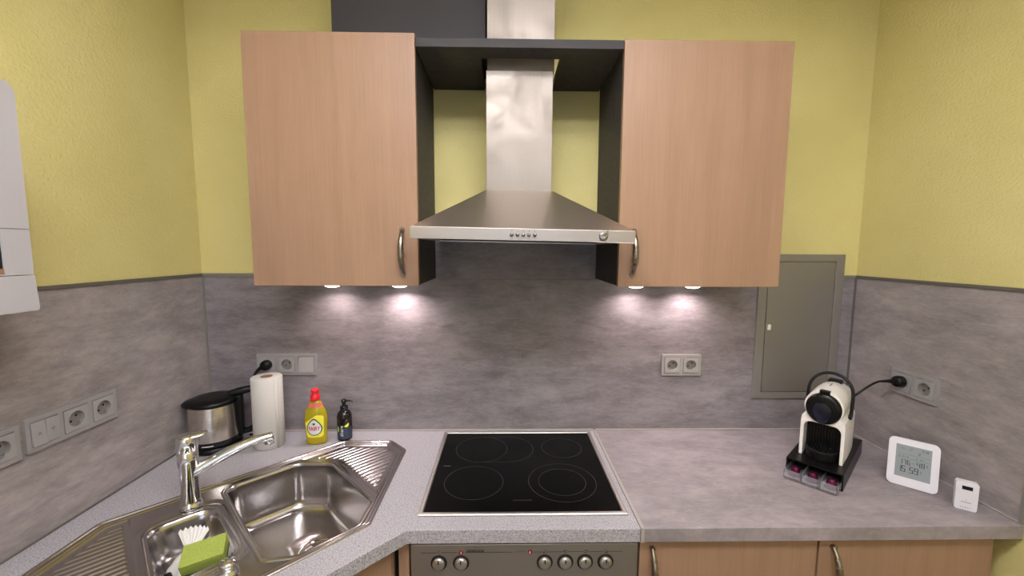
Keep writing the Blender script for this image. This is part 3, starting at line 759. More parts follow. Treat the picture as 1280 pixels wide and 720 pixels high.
# ------------------------------------------------------------ sockets and switches
PITCH, PH = 0.0755, 0.086
def arrow(bm, cx, cz, s, y):
    for i in range(3):
        p = [(cx-0.004, cz-s*0.003), (cx+0.004, cz-s*0.003), (cx, cz+s*0.004)]
        a, b = Vector(p[i]), Vector(p[(i+1) % 3]); dn = (b-a).normalized(); nn = Vector((-dn.y, dn.x))*0.0004
        flat(bm, [(q.x, y, q.y) for q in (a-nn, b-nn, b+nn, a+nn)])
def electrical(name, label, cat, loc, rz, mods, group=None):
    t = thing(name, label, cat, loc, rz, group)
    n = len(mods); wd = n*PITCH+0.0065; x0 = -wd/2; h = PH/2
    ih = 0.0315
    bm = B()
    cs = [x0+wd/2-(n-1)*PITCH/2+i*PITCH for i in range(n)]
    out = rrect(x0, -x0, -h, h, 0.002, 3)
    prism(bm, out, [rrect(c-ih, c+ih, -ih, ih, 0.0012, 2) for c in cs], 0.0, 0.0088, XZ)
    obj('frame', bm, M['socket'], t, smooth=30, bevel=0.0008)
    for c, k in zip(cs, mods):
        e = ih-0.0013
        if k == 'socket':
            circ = [(c+0.0205*math.cos(2*PI*i/40), 0.0205*math.sin(2*PI*i/40)) for i in range(40)]
            bm = B(); prism(bm, rrect(c-e, c+e, -e, e, 0.0012, 2), [circ], 0.0005, 0.0105, XZ)
            s = obj('socket_insert', bm, M['socket_in'], t, smooth=30)
            bm = B()
            mm = Matrix.Translation((c, 0, 0)) @ PX
            lathe(bm, [(0.0205, 0.0098), (0.0195, 0.0010), (0.012, 0.0008), (0.001, 0.0008)], seg=40, M=mm, cap0=False)
            cup = obj('socket_cup', bm, M['socket_cup'], s, smooth=40)
            for sx in (-1, 1):
                bm = B(); lathe(bm, [(0.0030, 0.0009), (0.0029, 0.0013)], seg=14, M=Matrix.Translation((c+sx*0.0095*math.cos(R(40)), 0, sx*0.0095*math.sin(R(40)))) @ PX)
                obj('pin_hole', bm, M['gap'], s, smooth=0)
            for sx in (-1, 1):
                bm = B(); box(bm, c-sx*0.0175*math.sin(R(40))-0.0025, c-sx*0.0175*math.sin(R(40))+0.0025, -0.007, -0.001, sx*0.0155-0.002, sx*0.0155+0.002)
                obj('earth_clip', bm, M['chrome'], s, smooth=0)
        elif k == 'covered':
            bm = B(); prism(bm, rrect(c-e, c+e, -e, e, 0.0012, 2), [], 0.0005, 0.0105, XZ)
            obj('socket_insert', bm, M['socket_in'], t, smooth=30)
        elif k == 'rocker':
            bm = B(); vs = box(bm, c-e, c+e, -0.0115, -0.0005, -e, e)
            for v in vs:
                if v.co.z > 0 and v.co.y < -0.01: v.co.y = -0.0085
                elif v.co.z < 0 and v.co.y < -0.01: v.co.y = -0.0135
            obj('rocker', bm, M['socket_in'], t, smooth=0, bevel=0.0008)
        elif k == 'double':
            for sx, tiltv in ((-1, 1), (1, -1)):
                a, b = (c-e, c-0.0004) if sx < 0 else (c+0.0004, c+e)
                bm = B(); vs = box(bm, a, b, -0.0125, -0.0005, -e, e)
                for v in vs:
                    if v.co.y < -0.01: v.co.y -= 0.0018*tiltv*(1 if v.co.z < 0 else -1)
                rk = obj('rocker', bm, M['socket_in'], t, smooth=0, bevel=0.0008)
                bm = B(); arrow(bm, (a+b)/2, 0, -sx, -0.0128)
                obj('arrow_mark', bm, M['print_black'], rk, smooth=0)
    return t
electrical('socket_strip', 'silver two-socket and blank switch strip on the back wall above the paper roll', 'socket', (-0.882, -PT, 1.176), 0, ['covered', 'socket', 'rocker'])
electrical('socket_strip', 'silver double socket on the back wall below the right wall cabinet', 'socket', (0.684, -PT, 1.1725), 0, ['socket', 'socket'])
electrical('socket_strip', 'silver strip on the left wall with an arrow blind switch and two sockets', 'socket', (XL+PT, -0.512, 1.171), R(90), ['double', 'socket', 'socket'])
electrical('socket_strip', 'silver socket plate on the left wall cut by the left edge of the photo', 'socket', (XL+PT, -0.7195, 1.167), R(90), ['socket', 'socket'])
electrical('socket_strip', 'silver double socket on the right wall with a black plug in it', 'socket', (XR-PT, -0.274, 1.177), R(-90), ['covered', 'socket'])

def power_cord(label, loc, rz, cable, grouped=None):
    """plug stands out along local -Y from loc; cable in local coordinates starting at the plug"""
    t = thing('power_cord', label, 'power cord', loc, rz)
    bm = B(); lathe(bm, [(0.0195, 0.0), (0.0200, 0.006), (0.0195, 0.018), (0.0165, 0.024), (0.010, 0.0265), (0.002, 0.027)], seg=28, M=PX)
    pl = obj('plug', bm, M['black'], t, smooth=60)
    bm = B(); tube(bm, cable[:4], [0.0095, 0.007, 0.0052, 0.0042], 12)
    obj('strain_relief', bm, M['black'], pl, smooth=60)
    bm = B(); tube(bm, cable[3:], 0.0036, 10)
    obj('cable', bm, M['black'], t, smooth=60)
    return t
c1 = [(-0.006, -0.016, -0.004), (-0.018, -0.018, -0.009), (-0.027, -0.022, -0.018), (-0.034, -0.030, -0.032)] + \
     bez((-0.034, -0.030, -0.032), (-0.045, -0.034, -0.07), (-0.03, -0.03, -0.19), (0.005, -0.022, -0.262), 12)[1:] + \
     bez((0.005, -0.022, -0.262), (0.02, -0.02, -0.274), (-0.02, -0.022, -0.2712), (-0.065, -0.030, -0.2710), 8)[1:]
power_cord('black plug and cord of the kettle behind the paper roll', (-0.957, -PT-0.0106, 1.176), 0, c1)

# ------------------------------------------------------------ kettle
KT = Vector((-1.093, -0.128, 0.9003))
kt = thing('electric_kettle', 'brushed steel electric kettle with black lid and handle in the corner', 'kettle', tuple(KT), R(20))
bm = B(); lathe(bm, [(0.072, 0), (0.076, 0.004), (0.076, 0.014), (0.070, 0.020)], seg=48); obj('power_base', bm, M['black'], kt, smooth=50)
bm = B(); lathe(bm, [(0.070, 0.0205), (0.0755, 0.024), (0.076, 0.034), (0.0755, 0.040)], seg=48)
kb = obj('lower_band', bm, M['black_gloss'], kt, smooth=50)
bm = B(); lathe(bm, [(0.0752, 0.040), (0.0755, 0.043), (0.0735, 0.09), (0.0712, 0.146), (0.0705, 0.150)], seg=56)
obj('body', bm, M['kettle_steel'], kt, smooth=50)
bm = B(); lathe(bm, [(0.0712, 0.148), (0.0735, 0.152), (0.0735, 0.158), (0.068, 0.164), (0.04, 0.169), (0.003, 0.170)], seg=48)
for v in bm.verts:                                   # pouring lip to the left
    a = math.atan2(v.co.y, v.co.x); k = max(0, math.cos(a-R(195)))**14
    if v.co.xy.length > 0.06: v.co.xy *= 1+0.17*k
obj('lid', bm, M['black'], kt, smooth=50)
def kp_(r, z): return Vector((r*math.cos(R(2)), r*math.sin(R(2)), z))
bm = B()
tube(bm, [kp_(0.045, 0.168), kp_(0.075, 0.175), kp_(0.105, 0.180), kp_(0.122, 0.174), kp_(0.128, 0.155), kp_(0.127, 0.12), kp_(0.124, 0.08), kp_(0.116, 0.052), kp_(0.10, 0.040), kp_(0.072, 0.036)],
     [0.012, 0.013, 0.012, 0.0115, 0.011, 0.0105, 0.010, 0.010, 0.010, 0.010], 14)
obj('handle', bm, M['black'], kt, smooth=60)
bm = B(); vs = box(bm, 0.066, 0.084, -0.014, 0.014, 0.03, 0.165); obj('handle_mount', bm, M['black'], kt, smooth=0, bevel=0.004)
def onk(a, b, ang=-72-20, r=0.0768, z=0.031):
    q = R(ang)+a/r; return (r*math.cos(q), r*math.sin(q), z+b)
bm = B()
for i, wdt in enumerate((0.006, 0.003, 0.003, 0.0035, 0.003, 0.003, 0.0035, 0.003)):
    xx = -0.016+sum((0.006, 0.003, 0.003, 0.0035, 0.003, 0.003, 0.0035, 0.003)[:i])+i*0.0006
    flat(bm, [onk(xx, -0.0015), onk(xx+wdt, -0.0015), onk(xx+wdt, 0.0016), onk(xx, 0.0016)])
obj('maker_mark', bm, M['print_white'], kb, smooth=0)

for o_ in [kt]+list(kt.children_recursive):
    if o_.type == 'MESH': o_.data.transform(Matrix.Diagonal((1.09, 1.09, 1.13, 1)))

# ------------------------------------------------------------ paper roll
pr_ = thing('paper_towel_roll', 'white paper towel roll standing beside the kettle', 'paper roll', (-0.902, -0.118, 0.9003))
bm = B(); rr_ = 0.0515; hh = 0.262; n = 48
lathe(bm, [(0.021, 0), (rr_-0.002, 0), (rr_, 0.002), (rr_, hh-0.003), (rr_-0.003, hh), (0.021, hh)], seg=n, cap0=False, cap1=False)
obj('paper', bm, M['paper'], pr_, smooth=50)
bm = B(); lathe(bm, [(0.021, 0), (0.021, hh-0.001), (0.0195, hh-0.001), (0.0195, 0.0)], seg=n, cap0=False, cap1=False)
obj('cardboard_core', bm, M['card'], pr_, smooth=50)
bm = B(); q0 = R(-35)
A = [Vector(((rr_+0.0006+0.004*k/5)*math.cos(q0+0.16*k/5), (rr_+0.0006+0.004*k/5)*math.sin(q0+0.16*k/5), 0.001)) for k in range(6)]
loft(bm, [A, [p+Vector((0, 0, hh-0.002)) for p in A]], closed=False)
o = obj('loose_sheet', bm, M['paper'], pr_, smooth=60); o.modifiers.new('solid', 'SOLIDIFY').thickness = 0.0006

# ------------------------------------------------------------ washing-up liquid
fb = thing('detergent_bottle', 'yellow washing-up liquid bottle with a red cap beside the sink', 'bottle', (-0.733, -0.106, 0.9003), R(6))
FP = [(0.030, 0), (0.0355, 0.002), (0.037, 0.010), (0.0375, 0.03), (0.0385, 0.06), (0.0415, 0.085), (0.0410, 0.105), (0.0365, 0.125), (0.0305, 0.138), (0.0255, 0.147), (0.0235, 0.156), (0.0190, 0.163), (0.014, 0.166), (0.013, 0.172)]
def fr(z):
    for (r0, z0), (r1, z1) in zip(FP, FP[1:]):
        if z0 <= z <= z1: return r0+(r1-r0)*(z-z0)/max(1e-6, z1-z0)
    return FP[-1][0]
def fy(x, z, e=0.0004):
    a = fr(z); k = min(0.999, abs(x)/a); return -0.56*a*math.sqrt(1-k*k)-e
bm = B(); lathe(bm, FP, seg=48, sy=0.56); bo = obj('bottle_body', bm, M['liquid'], fb, smooth=70)
bm = B(); lathe(bm, [(r*1.012, z) for r, z in ((fr(0.1435), 0.1435), (fr(0.147), 0.147), (fr(0.152), 0.152), (fr(0.156), 0.156))], seg=48, sy=0.57)
obj('shoulder_band', bm, M['pink_clear'], fb, smooth=70)
bm = B(); lathe(bm, [(0.0165, 0.168), (0.0175, 0.171), (0.0165, 0.186), (0.0125, 0.190), (0.0120, 0.196), (0.0145, 0.199), (0.0145, 0.207), (0.011, 0.2105), (0.003, 0.2115)], seg=32); obj('cap', bm, M['red'], fb, smooth=60)
def drape_disc(P, cx, cz, lay, rings=22):
    P2 = []
    for i in range(len(P)):
        a, b = Vector(P[i-1]), Vector(P[i]); m_ = max(1, int((b-a).length/0.003))
        P2 += [a+(b-a)*j/m_ for j in range(1, m_+1)]
    P = P2; bm = B(); rr = []
    for k in range(rings+1):
        f = max(0.02, k/rings)
        rr.append([Vector((cx+(p[0]-cx)*f, fy(cx+(p[0]-cx)*f, cz+(p[1]-cz)*f, 0.0008+lay*0.0003), cz+(p[1]-cz)*f)) for p in P])
    loft(bm, rr, cap0=True); return bm
yl = round_poly([(-0.030, 0.030), (0.030, 0.030), (0.033, 0.112), (0.008, 0.116), (-0.033, 0.088)], 0.010, 5)
lb = obj('front_label', drape_disc(yl, 0, 0.07, 0), M['label_yellow'], bo, smooth=80)
drop = lambda s, cz: [((0.0275*s*math.sin(a))*(1 if math.cos(a) < 0 else 1-0.45*math.cos(a)**2), cz-0.0265*s*(-math.cos(a))*(1 if math.cos(a) < 0 else 1.5)) for a in [2*PI*i/40 for i in range(40)]]
obj('label_outline', drape_disc(drop(1.0, 0.064), 0, 0.064, 1), M['print_green'], bo, smooth=80)
obj('label_field', drape_disc(drop(0.87, 0.064), 0, 0.064, 2), M['print_white'], bo, smooth=80)
bm = text_bm('FAIRY', 0.0175, lambda a, b: (a*0.9, fy(a*0.9, 0.064+b*1.25, 0.0020), 0.064+b*1.25), fine=True, bold=0.0004); obj('label_lettering', bm, M['print_red'], bo, smooth=0)
obj('label_emblem', drape_disc([(0.0045*math.cos(2*PI*i/16), 0.083+0.0045*math.sin(2*PI*i/16)) for i in range(16)], 0, 0.083, 4, 6), M['print_green'], bo, smooth=80)

# ------------------------------------------------------------ soap dispenser
sb = thing('soap_dispenser', 'small black pump soap bottle right of the yellow detergent', 'bottle', (-0.641, -0.071, 0.9003), R(10))
SP = [(0.024, 0), (0.0270, 0.002), (0.0275, 0.008), (0.0275, 0.085), (0.0265, 0.096), (0.0220, 0.107), (0.015, 0.113), (0.0125, 0.115)]
bm = B(); lathe(bm, SP, seg=40); sbo = obj('bottle_body', bm, M['dark_bottle'], sb, smooth=60)
bm = B(); lathe(bm, [(0.0140, 0.1145), (0.0145, 0.117), (0.0145, 0.129), (0.012, 0.131), (0.0065, 0.132), (0.0065, 0.142), (0.0095, 0.144), (0.0098, 0.153), (0.007, 0.156), (0.002, 0.1565)], seg=28)
pm = obj('pump', bm, M['black_gloss'], sb, smooth=50)
bm = B(); tube(bm, [(0.0, 0, 0.150), (0.014, -0.003, 0.151), (0.028, -0.007, 0.149), (0.034, -0.008, 0.144)], [0.006, 0.005, 0.0042, 0.0036], 12, flat=0.7); obj('spout', bm, M['black_gloss'], pm, smooth=60)
def oncyl(a, b, r=0.0279, z=0.0, ang=-90):
    q = R(ang)+a/r; return (r*math.cos(q), r*math.sin(q), z+b)
bm = B(); n = 26; loft(bm, [[oncyl(-0.026+0.062*i/n, 0.008, 0.0277) for i in range(n+1)], [oncyl(-0.026+0.062*i/n, 0.052, 0.0277) for i in range(n+1)]], closed=False)
obj('front_label', bm, M['label_blue'], sbo, smooth=60)
bm = text_bm('share', 0.019, lambda a, b: oncyl(-0.006-b, 0.041+a*1.05, 0.0281), fine=True); obj('label_lettering', bm, M['print_white'], sbo, smooth=0)
def cyl_disc(cx, cz, rx, rz, r, rot=0, half=False):
    bm = B(); vs = []
    for i in range(24):
        a = (PI if half else 2*PI)*i/(23 if half else 24); x = rx*math.cos(a); z = rz*math.sin(a)
        vs.append(oncyl(cx+x*math.cos(rot)-z*math.sin(rot), cz+x*math.sin(rot)+z*math.cos(rot), r))
    flat(bm, vs); return bm
obj('lime_picture', cyl_disc(0.012, 0.065, 0.010, 0.011, 0.0282, R(215), True), M['lime'], sbo, smooth=0)
obj('lime_flesh', cyl_disc(0.012, 0.065, 0.0078, 0.0085, 0.0285, R(215), True), M['label_yellow'], sbo, smooth=0)
obj('lime_leaf', cyl_disc(-0.021, 0.047, 0.005, 0.012, 0.0282), M['lime'], sbo, smooth=0)
bm = B()
for z, wv in ((0.052, 0.016), (0.042, 0.013), (0.037, 0.014), (0.032, 0.011)):
    loft(bm, [[oncyl(0.006+wv*i/5, z, 0.0281) for i in range(6)], [oncyl(0.006+wv*i/5, z+0.0015, 0.0281) for i in range(6)]], closed=False)
obj('small_print', bm, M['print_grey'], sbo, smooth=0)

# ------------------------------------------------------------ meter cabinet flush in the back wall
mb = thing('meter_cabinet', 'grey metal meter cabinet door set in the back wall', 'meter cabinet', (1.148, -0.012, 1.034))
x0, x1, z0, z1 = 0.978, 1.3155, 1.034, 1.617
bm = B(); prism(bm, [(x0, z0), (x1, z0), (x1, z1), (x0, z1)], [[(x0+0.034, z0+0.026), (x1-0.034, z0+0.026), (x1-0.034, z1-0.028), (x0+0.034, z1-0.028)]], 0.0042, 0.0125, XZ)
obj('frame', bm, M['grey_paint_frame'], mb, smooth=0, bevel=0.0015, world=True)
obj('backing', bx(x0+0.036, x1-0.036, -0.0048, -0.0042, z0+0.028, z1-0.03), M['gap'], mb, smooth=0, world=True)
d = obj('door', bx(x0+0.0365, x1-0.0365, -0.0115, -0.005, z0+0.0285, z1-0.0305), M['grey_paint'], mb, smooth=0, bevel=0.001, world=True)
bm = bx(1.0225, 1.0345, -0.0155, -0.0115, 1.316, 1.338); obj('latch', bm, M['cream'], d, smooth=0, bevel=0.001, world=True)

# ------------------------------------------------------------ white dispenser on the left wall
DX = -1.0
dp = thing('towel_dispenser', 'white wall-mounted plastic dispenser with a dark slot on the left wall', 'dispenser', (XL+0.001, -0.88, 1.504))
dy1, dy0 = -0.738, -1.02
def yz(x, y, z): return (z, x, y)
bm = B(); prism(bm, round_poly([(dy0, 1.577), (dy1, 1.577), (dy1, 1.956), (dy0, 1.956)], [0.002, 0.002, 0.020, 0.020], 5), [[(-0.93, 1.579), (-0.787, 1.579), (-0.787, 1.668), (-0.93, 1.668)]], XL+0.001, DX, yz)
obj('upper_cover', bm, M['white'], dp, smooth=30, bevel=0.002, world=True)
bm = B(); prism(bm, round_poly([(dy0, 1.502), (dy1+0.004, 1.502), (dy1, 1.5755), (dy0, 1.5755)], [0.006, 0.006, 0.002, 0.002], 4), [], XL+0.001, DX+0.001, yz)
obj('lower_cover', bm, M['white'], dp, smooth=30, bevel=0.002, world=True)
obj('slot', bx(XL+0.01, DX-0.003, -0.9299, -0.7871, 1.5906, 1.6679), M['gap'], dp, smooth=0, world=True)
obj('slot_shelf', bx(XL+0.01, DX-0.001, -0.9299, -0.7871, 1.5791, 1.5905), M['card'], dp, smooth=0, world=True)
bm = B(); box(bm, DX-0.0001, DX+0.0006, dy0+0.001, dy1-0.001, 1.6686, 1.6696); obj('seam', bm, M['print_grey'], dp, smooth=0, world=True)

# ------------------------------------------------------------ capsule drawer stand and coffee machine
AR = R(-48.5)
SW, SL, SH = 0.150, 0.345, 0.053
st = thing('capsule_drawer', 'black capsule storage box with clear drawers under the coffee machine', 'storage box', (1.0865, -0.2675, 0.9003), AR)
bm = B(); w2, l2 = SW/2, SL/2
box(bm, -w2, w2, -l2, l2, SH-0.004, SH); box(bm, -w2, w2, -l2, l2, 0, 0.004)
box(bm, -w2, -w2+0.004, -l2, l2, 0.004, SH-0.004); box(bm, w2-0.004, w2, -l2, l2, 0.004, SH-0.004); box(bm, -w2+0.004, w2-0.004, l2-0.004, l2, 0.004, SH-0.004)
obj('case', bm, M['black'], st, smooth=0)
DRW = 0.046
for i in range(3):
    cx = (i-1)*0.0472; y0 = -l2-0.042; yb = l2-0.03
    bm = B(); a, b = cx-DRW/2, cx+DRW/2
    box(bm, a, b, y0, yb, 0.0045, 0.006); box(bm, a, a+0.0012, y0, yb, 0.006, 0.026); box(bm, b-0.0012, b, y0, yb, 0.006, 0.026)
    box(bm, a+0.0012, b-0.0012, y0, y0+0.0018, 0.006, 0.030)
    dr = obj('drawer', bm, M['clear'], st, smooth=0)
    bm = B(); yw = y0-0.004
    tube(bm, [(a+0.003, y0, 0.031), (a+0.003, yw, 0.031), (a+0.003, yw, 0.004), (b-0.003, yw, 0.004), (b-0.003, yw, 0.031), (b-0.003, y0, 0.031)], 0.0011, 8)
    obj('wire_pull', bm, M['nickel'], dr, smooth=60)
for i in range(3):
    loc = st.location + Matrix.Rotation(AR, 3, 'Z') @ Vector(((i-1)*0.0472+0.001, -l2-0.0105, 0.0065))
    if i == 0:
        cap = thing('coffee_capsule', '', 'capsule', tuple(loc), AR, 'coffee capsules in the clear drawers')
        bm = B(); lathe(bm, [(0.0165, 0), (0.0185, 0.0008), (0.0185, 0.0018), (0.0148, 0.0024), (0.0132, 0.020), (0.0095, 0.0265), (0.0085, 0.0285), (0.003, 0.0295)], seg=28)
        obj('capsule_shell', bm, M['capsule'], cap, smooth=40)
        c0 = cap
    else:
        cap = c0.copy(); COL.objects.link(cap); cap.location = loc
        for ch in list(c0.children):
            q = ch.copy(); COL.objects.link(q); q.parent = cap
    cap['label'] = ['purple coffee capsule in the left clear drawer', 'purple coffee capsule in the middle clear drawer', 'purple coffee capsule in the right clear drawer'][i]

mrel = Matrix.Rotation(AR, 3, 'Z') @ Vector((0.003, -0.112, SH))
cm = thing('coffee_machine', 'cream-white capsule coffee machine with black head on the drawer box', 'coffee machine', tuple(st.location+mrel+Vector((0, 0, 0.0004))), AR)
# local: front at y=0, back y=+0.21
def head_outline(s=1.0, z0=0.0):
    P = [(0.0585, z0)]
    P += [(0.0585, 0.112)]
    pts = []
    cz, r = 0.166, 0.052
    for i in range(0, 21):
        a = R(-32+(180+64)*i/20); pts.append((r*math.cos(a)*s, cz+r*math.sin(a)*s))
    return P+[(0.0565, 0.128), (0.050, 0.134)]+pts+[(-0.050, 0.134), (-0.0565, 0.128), (-0.0585, 0.112), (-0.0585, z0)]
OL = head_outline()
hol = round_poly([(-0.049, 0.0), (0.049, 0.0), (0.049, 0.113), (-0.049, 0.113)], [0.0003, 0.0003, 0.020, 0.020], 5)
front = OL[:-1]+[OL[-1]]
outer = OL+[(-0.0495, 0.0)]+[tuple(p) for p in hol[::-1] if not (abs(p[1]) < 0.001)]+[(0.0495, 0.0)]
MYZ = lambda x, y, z: (x, z, y)
bm = B(); prism(bm, [tuple(p) for p in outer], [], 0.0, 0.06, MYZ)
obj('front_shell', bm, M['cream'], cm, smooth=30, bevel=0.0025, seg=3)
bm = B(); rings = []
for yy, sc, dz in ((0.0602, 1.0, 0), (0.10, 1.0, 0), (0.150, 0.985, 0.0), (0.190, 0.96, 0.0), (0.212, 0.92, 0.0), (0.220, 0.84, 0)):
    rings.append([Vector((p[0]*sc, yy, 0.0+(p[1])*(sc if p[1] > 0.12 else 1))) for p in OL])
loft(bm, rings, cap0=True, cap1=True)
bd = obj('body', bm, M['cream'], cm, smooth=40)
bm = B(); box(bm, -0.0487, 0.0487, 0.050, 0.060, 0.001, 0.1125)
for i in range(12):
    x = -0.0435+i*0.0079; box(bm, x-0.0016, x+0.0016, 0.045, 0.0505, 0.012, 0.108)
obj('ribbed_panel', bm, M['black'], cm, smooth=0)
# drip tray
bm = B(); tr = [(0.043*math.cos(a), 0.030-0.046*math.sin(a)) for a in [PI*i/20 for i in range(21)]]
tr = [(x, y) for x, y in tr]+[(-0.043, 0.049), (0.043, 0.049)]
prism(bm, tr, [], 0.0008, 0.026); ty_ = obj('drip_tray', bm, M['black'], cm, smooth=30, bevel=0.0015)
bm = B()
for i in range(10):
    x = -0.036+i*0.008; yy = 0.030-0.042*math.sqrt(max(0, 1-(x/0.043)**2)); box(bm, x-0.0014, x+0.0014, yy, 0.046, 0.0262, 0.0295)
prism(bm, tr, [[(x*0.9, 0.032+(y-0.032)*0.9) for x, y in tr]], 0.026, 0.030)
obj('tray_grille', bm, M['black_gloss'], ty_, smooth=0)
# black round head and lever
hc = Matrix.Translation((0, 0, 0.163)) @ PX
bm = B(); lathe(bm, [(0.0475, -0.002), (0.0475, 0.006), (0.044, 0.011), (0.034, 0.014), (0.012, 0.015), (0.002, 0.015)], seg=48, M=hc)
hd = obj('round_cover', bm, M['black'], cm, smooth=50)
bm = B()
kn = [(0.026*math.cos(a), 0.161+0.026*math.sin(a)) for a in [R(-25+230*i/20) for i in range(21)]]+[(-0.012, 0.128), (-0.008, 0.122), (0.008, 0.122), (0.012, 0.128)]
loft(bm, [[(x, -0.013, z) for x, z in kn], [(x, -0.024, z) for x, z in kn], [(x*0.93, -0.029, 0.157+(z-0.157)*0.93) for x, z in kn], [(x*0.6, -0.031, 0.157+(z-0.157)*0.6) for x, z in kn]], cap0=True, cap1=True)
obj('outlet_knob', bm, M['navy'], cm, smooth=50)
obj('lever_tab', bx(-0.014, 0.014, -0.004, 0.014, 0.205, 0.2185), M['black'], cm, smooth=0, bevel=0.002)
bm = B(); vs = box(bm, -0.020, 0.020, 0.150, 0.188, 0.208, 0.2185); obj('water_tank_hatch', bm, M['black'], cm, smooth=0, bevel=0.003)
bm = B(); box(bm, -0.001, 0.001, 0.070, 0.110, 0.2170, 0.2186); obj('top_slot', bm, M['gap'], bd, smooth=0)
# loop handle
bm = B(); hp = []
yh = 0.085
for i in range(25):
    a = PI*i/24; hp.append(Vector((0.0600*math.cos(a), yh+0.020*math.sin(a), 0.185+0.068*math.sin(a)**0.8)))
hp = [Vector((0.0600, yh-0.012, 0.135)), Vector((0.0600, yh-0.006, 0.158))]+hp+[Vector((-0.0600, yh-0.006, 0.158)), Vector((-0.0600, yh-0.012, 0.135))]
tube(bm, hp, 0.0050, 12)
obj('carry_handle', bm, M['black'], cm, smooth=60)
for sx in (1, -1):
    bm = B(); lathe(bm, [(0.008, 0), (0.008, 0.008), (0.006, 0.0095)], seg=20, M=Matrix.Translation((sx*0.054, yh-0.012, 0.133)) @ Matrix.Rotation(sx*PI/2, 4, 'Y'))
    obj('handle_pivot', bm, M['black'], cm, smooth=40)
for o_ in cm.children_recursive:
    if o_.type == 'MESH': o_.data.transform(Matrix.Diagonal((1, 1, 1.055, 1)))
# cord from the machine's back to the plug on the right wall (plug frame: -Y local = -X world)
PL = Vector((XR-PT-0.0106, -0.236, 1.179))
endw = cm.location + Matrix.Rotation(AR, 3, 'Z') @ Vector((0.040, 0.2155, 0.165))
Ri = Matrix.Rotation(R(90), 3, 'Z')
def w2p(p): return Ri @ (Vector(p)-PL)
e = w2p(endw)
c2 = [Vector((0, -0.018, 0)), Vector((-0.002, -0.036, 0.0)), Vector((-0.003, -0.052, 0.0)), Vector((-0.004, -0.070, -0.001))]
c2 += bez(c2[-1], c2[-1]+Vector((0.004, -0.03, 0.001)), e+Vector((0.0, 0.03, 0.02)), e, 14)[1:]
power_cord('black plug and cord of the coffee machine in the right wall socket', tuple(PL), R(-90), c2)

# ------------------------------------------------------------ weather station
CR = R(-43.5)
wc = thing('weather_station', 'white weather station clock with a grey display leaning by the right wall', 'clock', (1.2370, -0.4190, 0.9003), CR)
LEAN = Matrix.Rotation(R(-13), 4, 'X')
def wobj(name, bm, mat, par=wc, **k):
    bmesh.ops.transform(bm, matrix=LEAN, verts=bm.verts); return obj(name, bm, mat, par, **k)
cw, ch = 0.0575, 0.145
bm = B(); prism(bm, rrect(-cw, cw, 0.0008, ch, 0.014, 6), [], -0.010, 0.006, XZ)
cs_ = wobj('casing', bm, M['clockwhite'], smooth=30, bevel=0.003, seg=3)
lx0, lx1, lz0, lz1 = -0.040, 0.040, 0.028, 0.126
bm = B(); prism(bm, [(lx0, lz0), (lx1, lz0), (lx1, lz1), (lx0, lz1)], [], 0.006, 0.0066, XZ); dsp = wobj('display', bm, M['lcd'], smooth=0)
SEG = {'0': 'abcdef', '1': 'bc', '2': 'abged', '3': 'abgcd', '4': 'fgbc', '5': 'afgcd', '6': 'afgedc', '7': 'abc', '8': 'abcdefg', '9': 'abcdfg'}
def seg_digit(bm, ch_, x, z, w_, h_, t_, y=-0.0070):
    s = {'a': (x, x+w_, z+h_-t_, z+h_), 'g': (x, x+w_, z+h_/2-t_/2, z+h_/2+t_/2), 'd': (x, x+w_, z, z+t_),
         'f': (x, x+t_, z+h_/2, z+h_), 'b': (x+w_-t_, x+w_, z+h_/2, z+h_), 'e': (x, x+t_, z, z+h_/2), 'c': (x+w_-t_, x+w_, z, z+h_/2)}
    for k in SEG[ch_]:
        a, b, c, d_ = s[k]; box(bm, a, b, y, -0.0066, c+0.0002, d_-0.0002)
bm = B()
for c, x in (('1', -0.031), ('7', -0.022), ('6', -0.013)): seg_digit(bm, c, x, 0.067, 0.0070, 0.0145, 0.0016)
for c, x in (('4', 0.009), ('8', 0.0185)): seg_digit(bm, c, x, 0.067, 0.0072, 0.0145, 0.0016)
for c, x in (('1', -0.034), ('5', -0.0245), ('5', -0.007), ('9', 0.004)): seg_digit(bm, c, x, 0.044, 0.0090, 0.0185, 0.0019)
for c, x in (('1', 0.008), ('2', 0.0125)): seg_digit(bm, c, x, 0.103, 0.003, 0.007, 0.0009)
for c, x in (('9', 0.018), ('7', 0.0235), ('8', 0.029)): seg_digit(bm, c, x, 0.114, 0.0035, 0.007, 0.0008)
for x in (-0.033, -0.024, -0.015, 0.006, 0.016): box(bm, x, x+0.004, -0.0070, -0.0066, 0.0905, 0.0920)
for z in (0.0985, 0.0862): box(bm, lx0+0.002, lx1-0.002, -0.0069, -0.0066, z, z+0.0004)
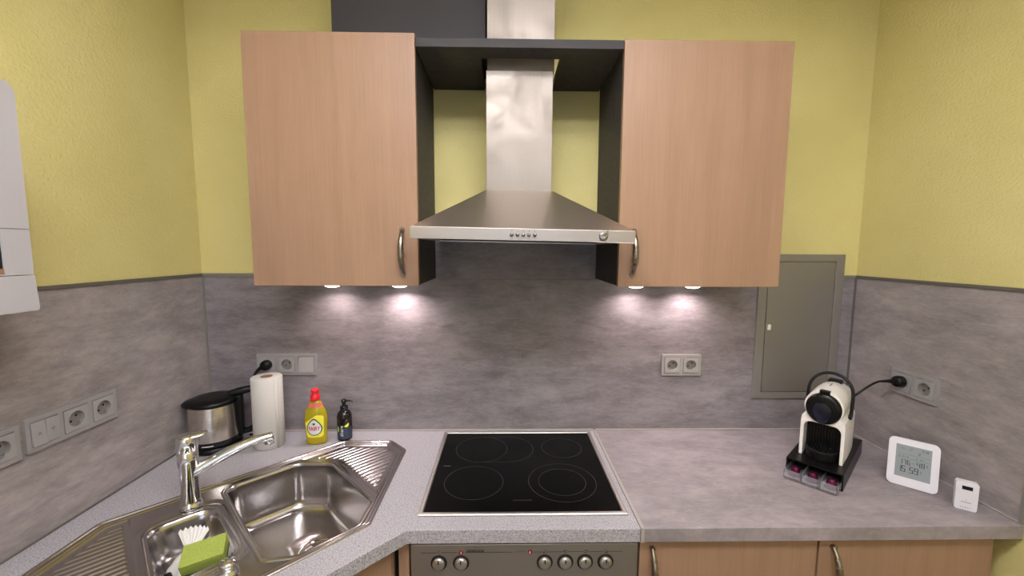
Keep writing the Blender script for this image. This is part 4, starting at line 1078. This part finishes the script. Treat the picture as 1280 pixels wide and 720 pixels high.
for z, x in ((0.073, 0.030), (0.049, 0.017), (0.054, 0.017)): box(bm, x, x+0.003, -0.0070, -0.0066, z, z+0.0015)
for (x, z) in ((-0.030, 0.116), (-0.027, 0.113), (-0.012, 0.114), (-0.009, 0.117)): box(bm, x, x+0.008, -0.0069, -0.0066, z, z+0.0006)
bm2 = bm; wobj('display_digits', bm2, M['lcd_ink'], dsp, smooth=0)
bm = text_bm('\u00b0C', 0.006, lambda a, b: (0.0005+a, -0.0070, 0.0735+b)); wobj('unit_mark', bm, M['lcd_ink'], dsp, smooth=0)
bm = text_bm('%', 0.006, lambda a, b: (0.031+a, -0.0070, 0.0775+b)); wobj('unit_mark', bm, M['lcd_ink'], dsp, smooth=0)
bm = B(); zt = 0.075
prism(bm, [(0.0, 0.0008), (0.040, 0.0008), (0.012, 0.075), (0.005, 0.075)], [], -0.012, 0.012, lambda x, y, z: (z, 0.010+x, y))
obj('foot_stand', bm, M['white'], wc, smooth=0, bevel=0.001)

# ------------------------------------------------------------ air quality sensor
SR = R(-38)
sn = thing('room_sensor', 'small white sensor with a dark display standing in front of the right wall', 'sensor', (1.2905, -0.5205, 0.9003), SR)
bm = B(); prism(bm, rrect(-0.0225, 0.0225, 0.0, 0.082, 0.006, 5), [], -0.009, 0.009, XZ)
sc_ = obj('casing', bm, M['clockwhite'], sn, smooth=30, bevel=0.0025, seg=3)
obj('display', bx(-0.0105, 0.0105, -0.0096, -0.009, 0.060, 0.0705), M['navy'], sn, smooth=0)
bm = B()
for i in range(5): lathe(bm, [(0.0009 if i != 2 else 0.0013, 0.009), (0.0008, 0.0094)], seg=10, M=Matrix.Translation(((i-2)*0.0045, 0, 0.008)) @ PX)
obj('vent_hole', bm, M['print_black'], sn, smooth=0)
bm = bx(-0.010, 0.010, -0.0094, -0.009, 0.0225, 0.0237); obj('maker_mark', bm, M['print_grey'], sn, smooth=0)
bm = B(); flat(bm, [(-0.0015, -0.0094, 0.0285), (0.0015, -0.0094, 0.0285), (0, -0.0094, 0.031)]); obj('leaf_mark', bm, M['print_grey'], sn, smooth=0)
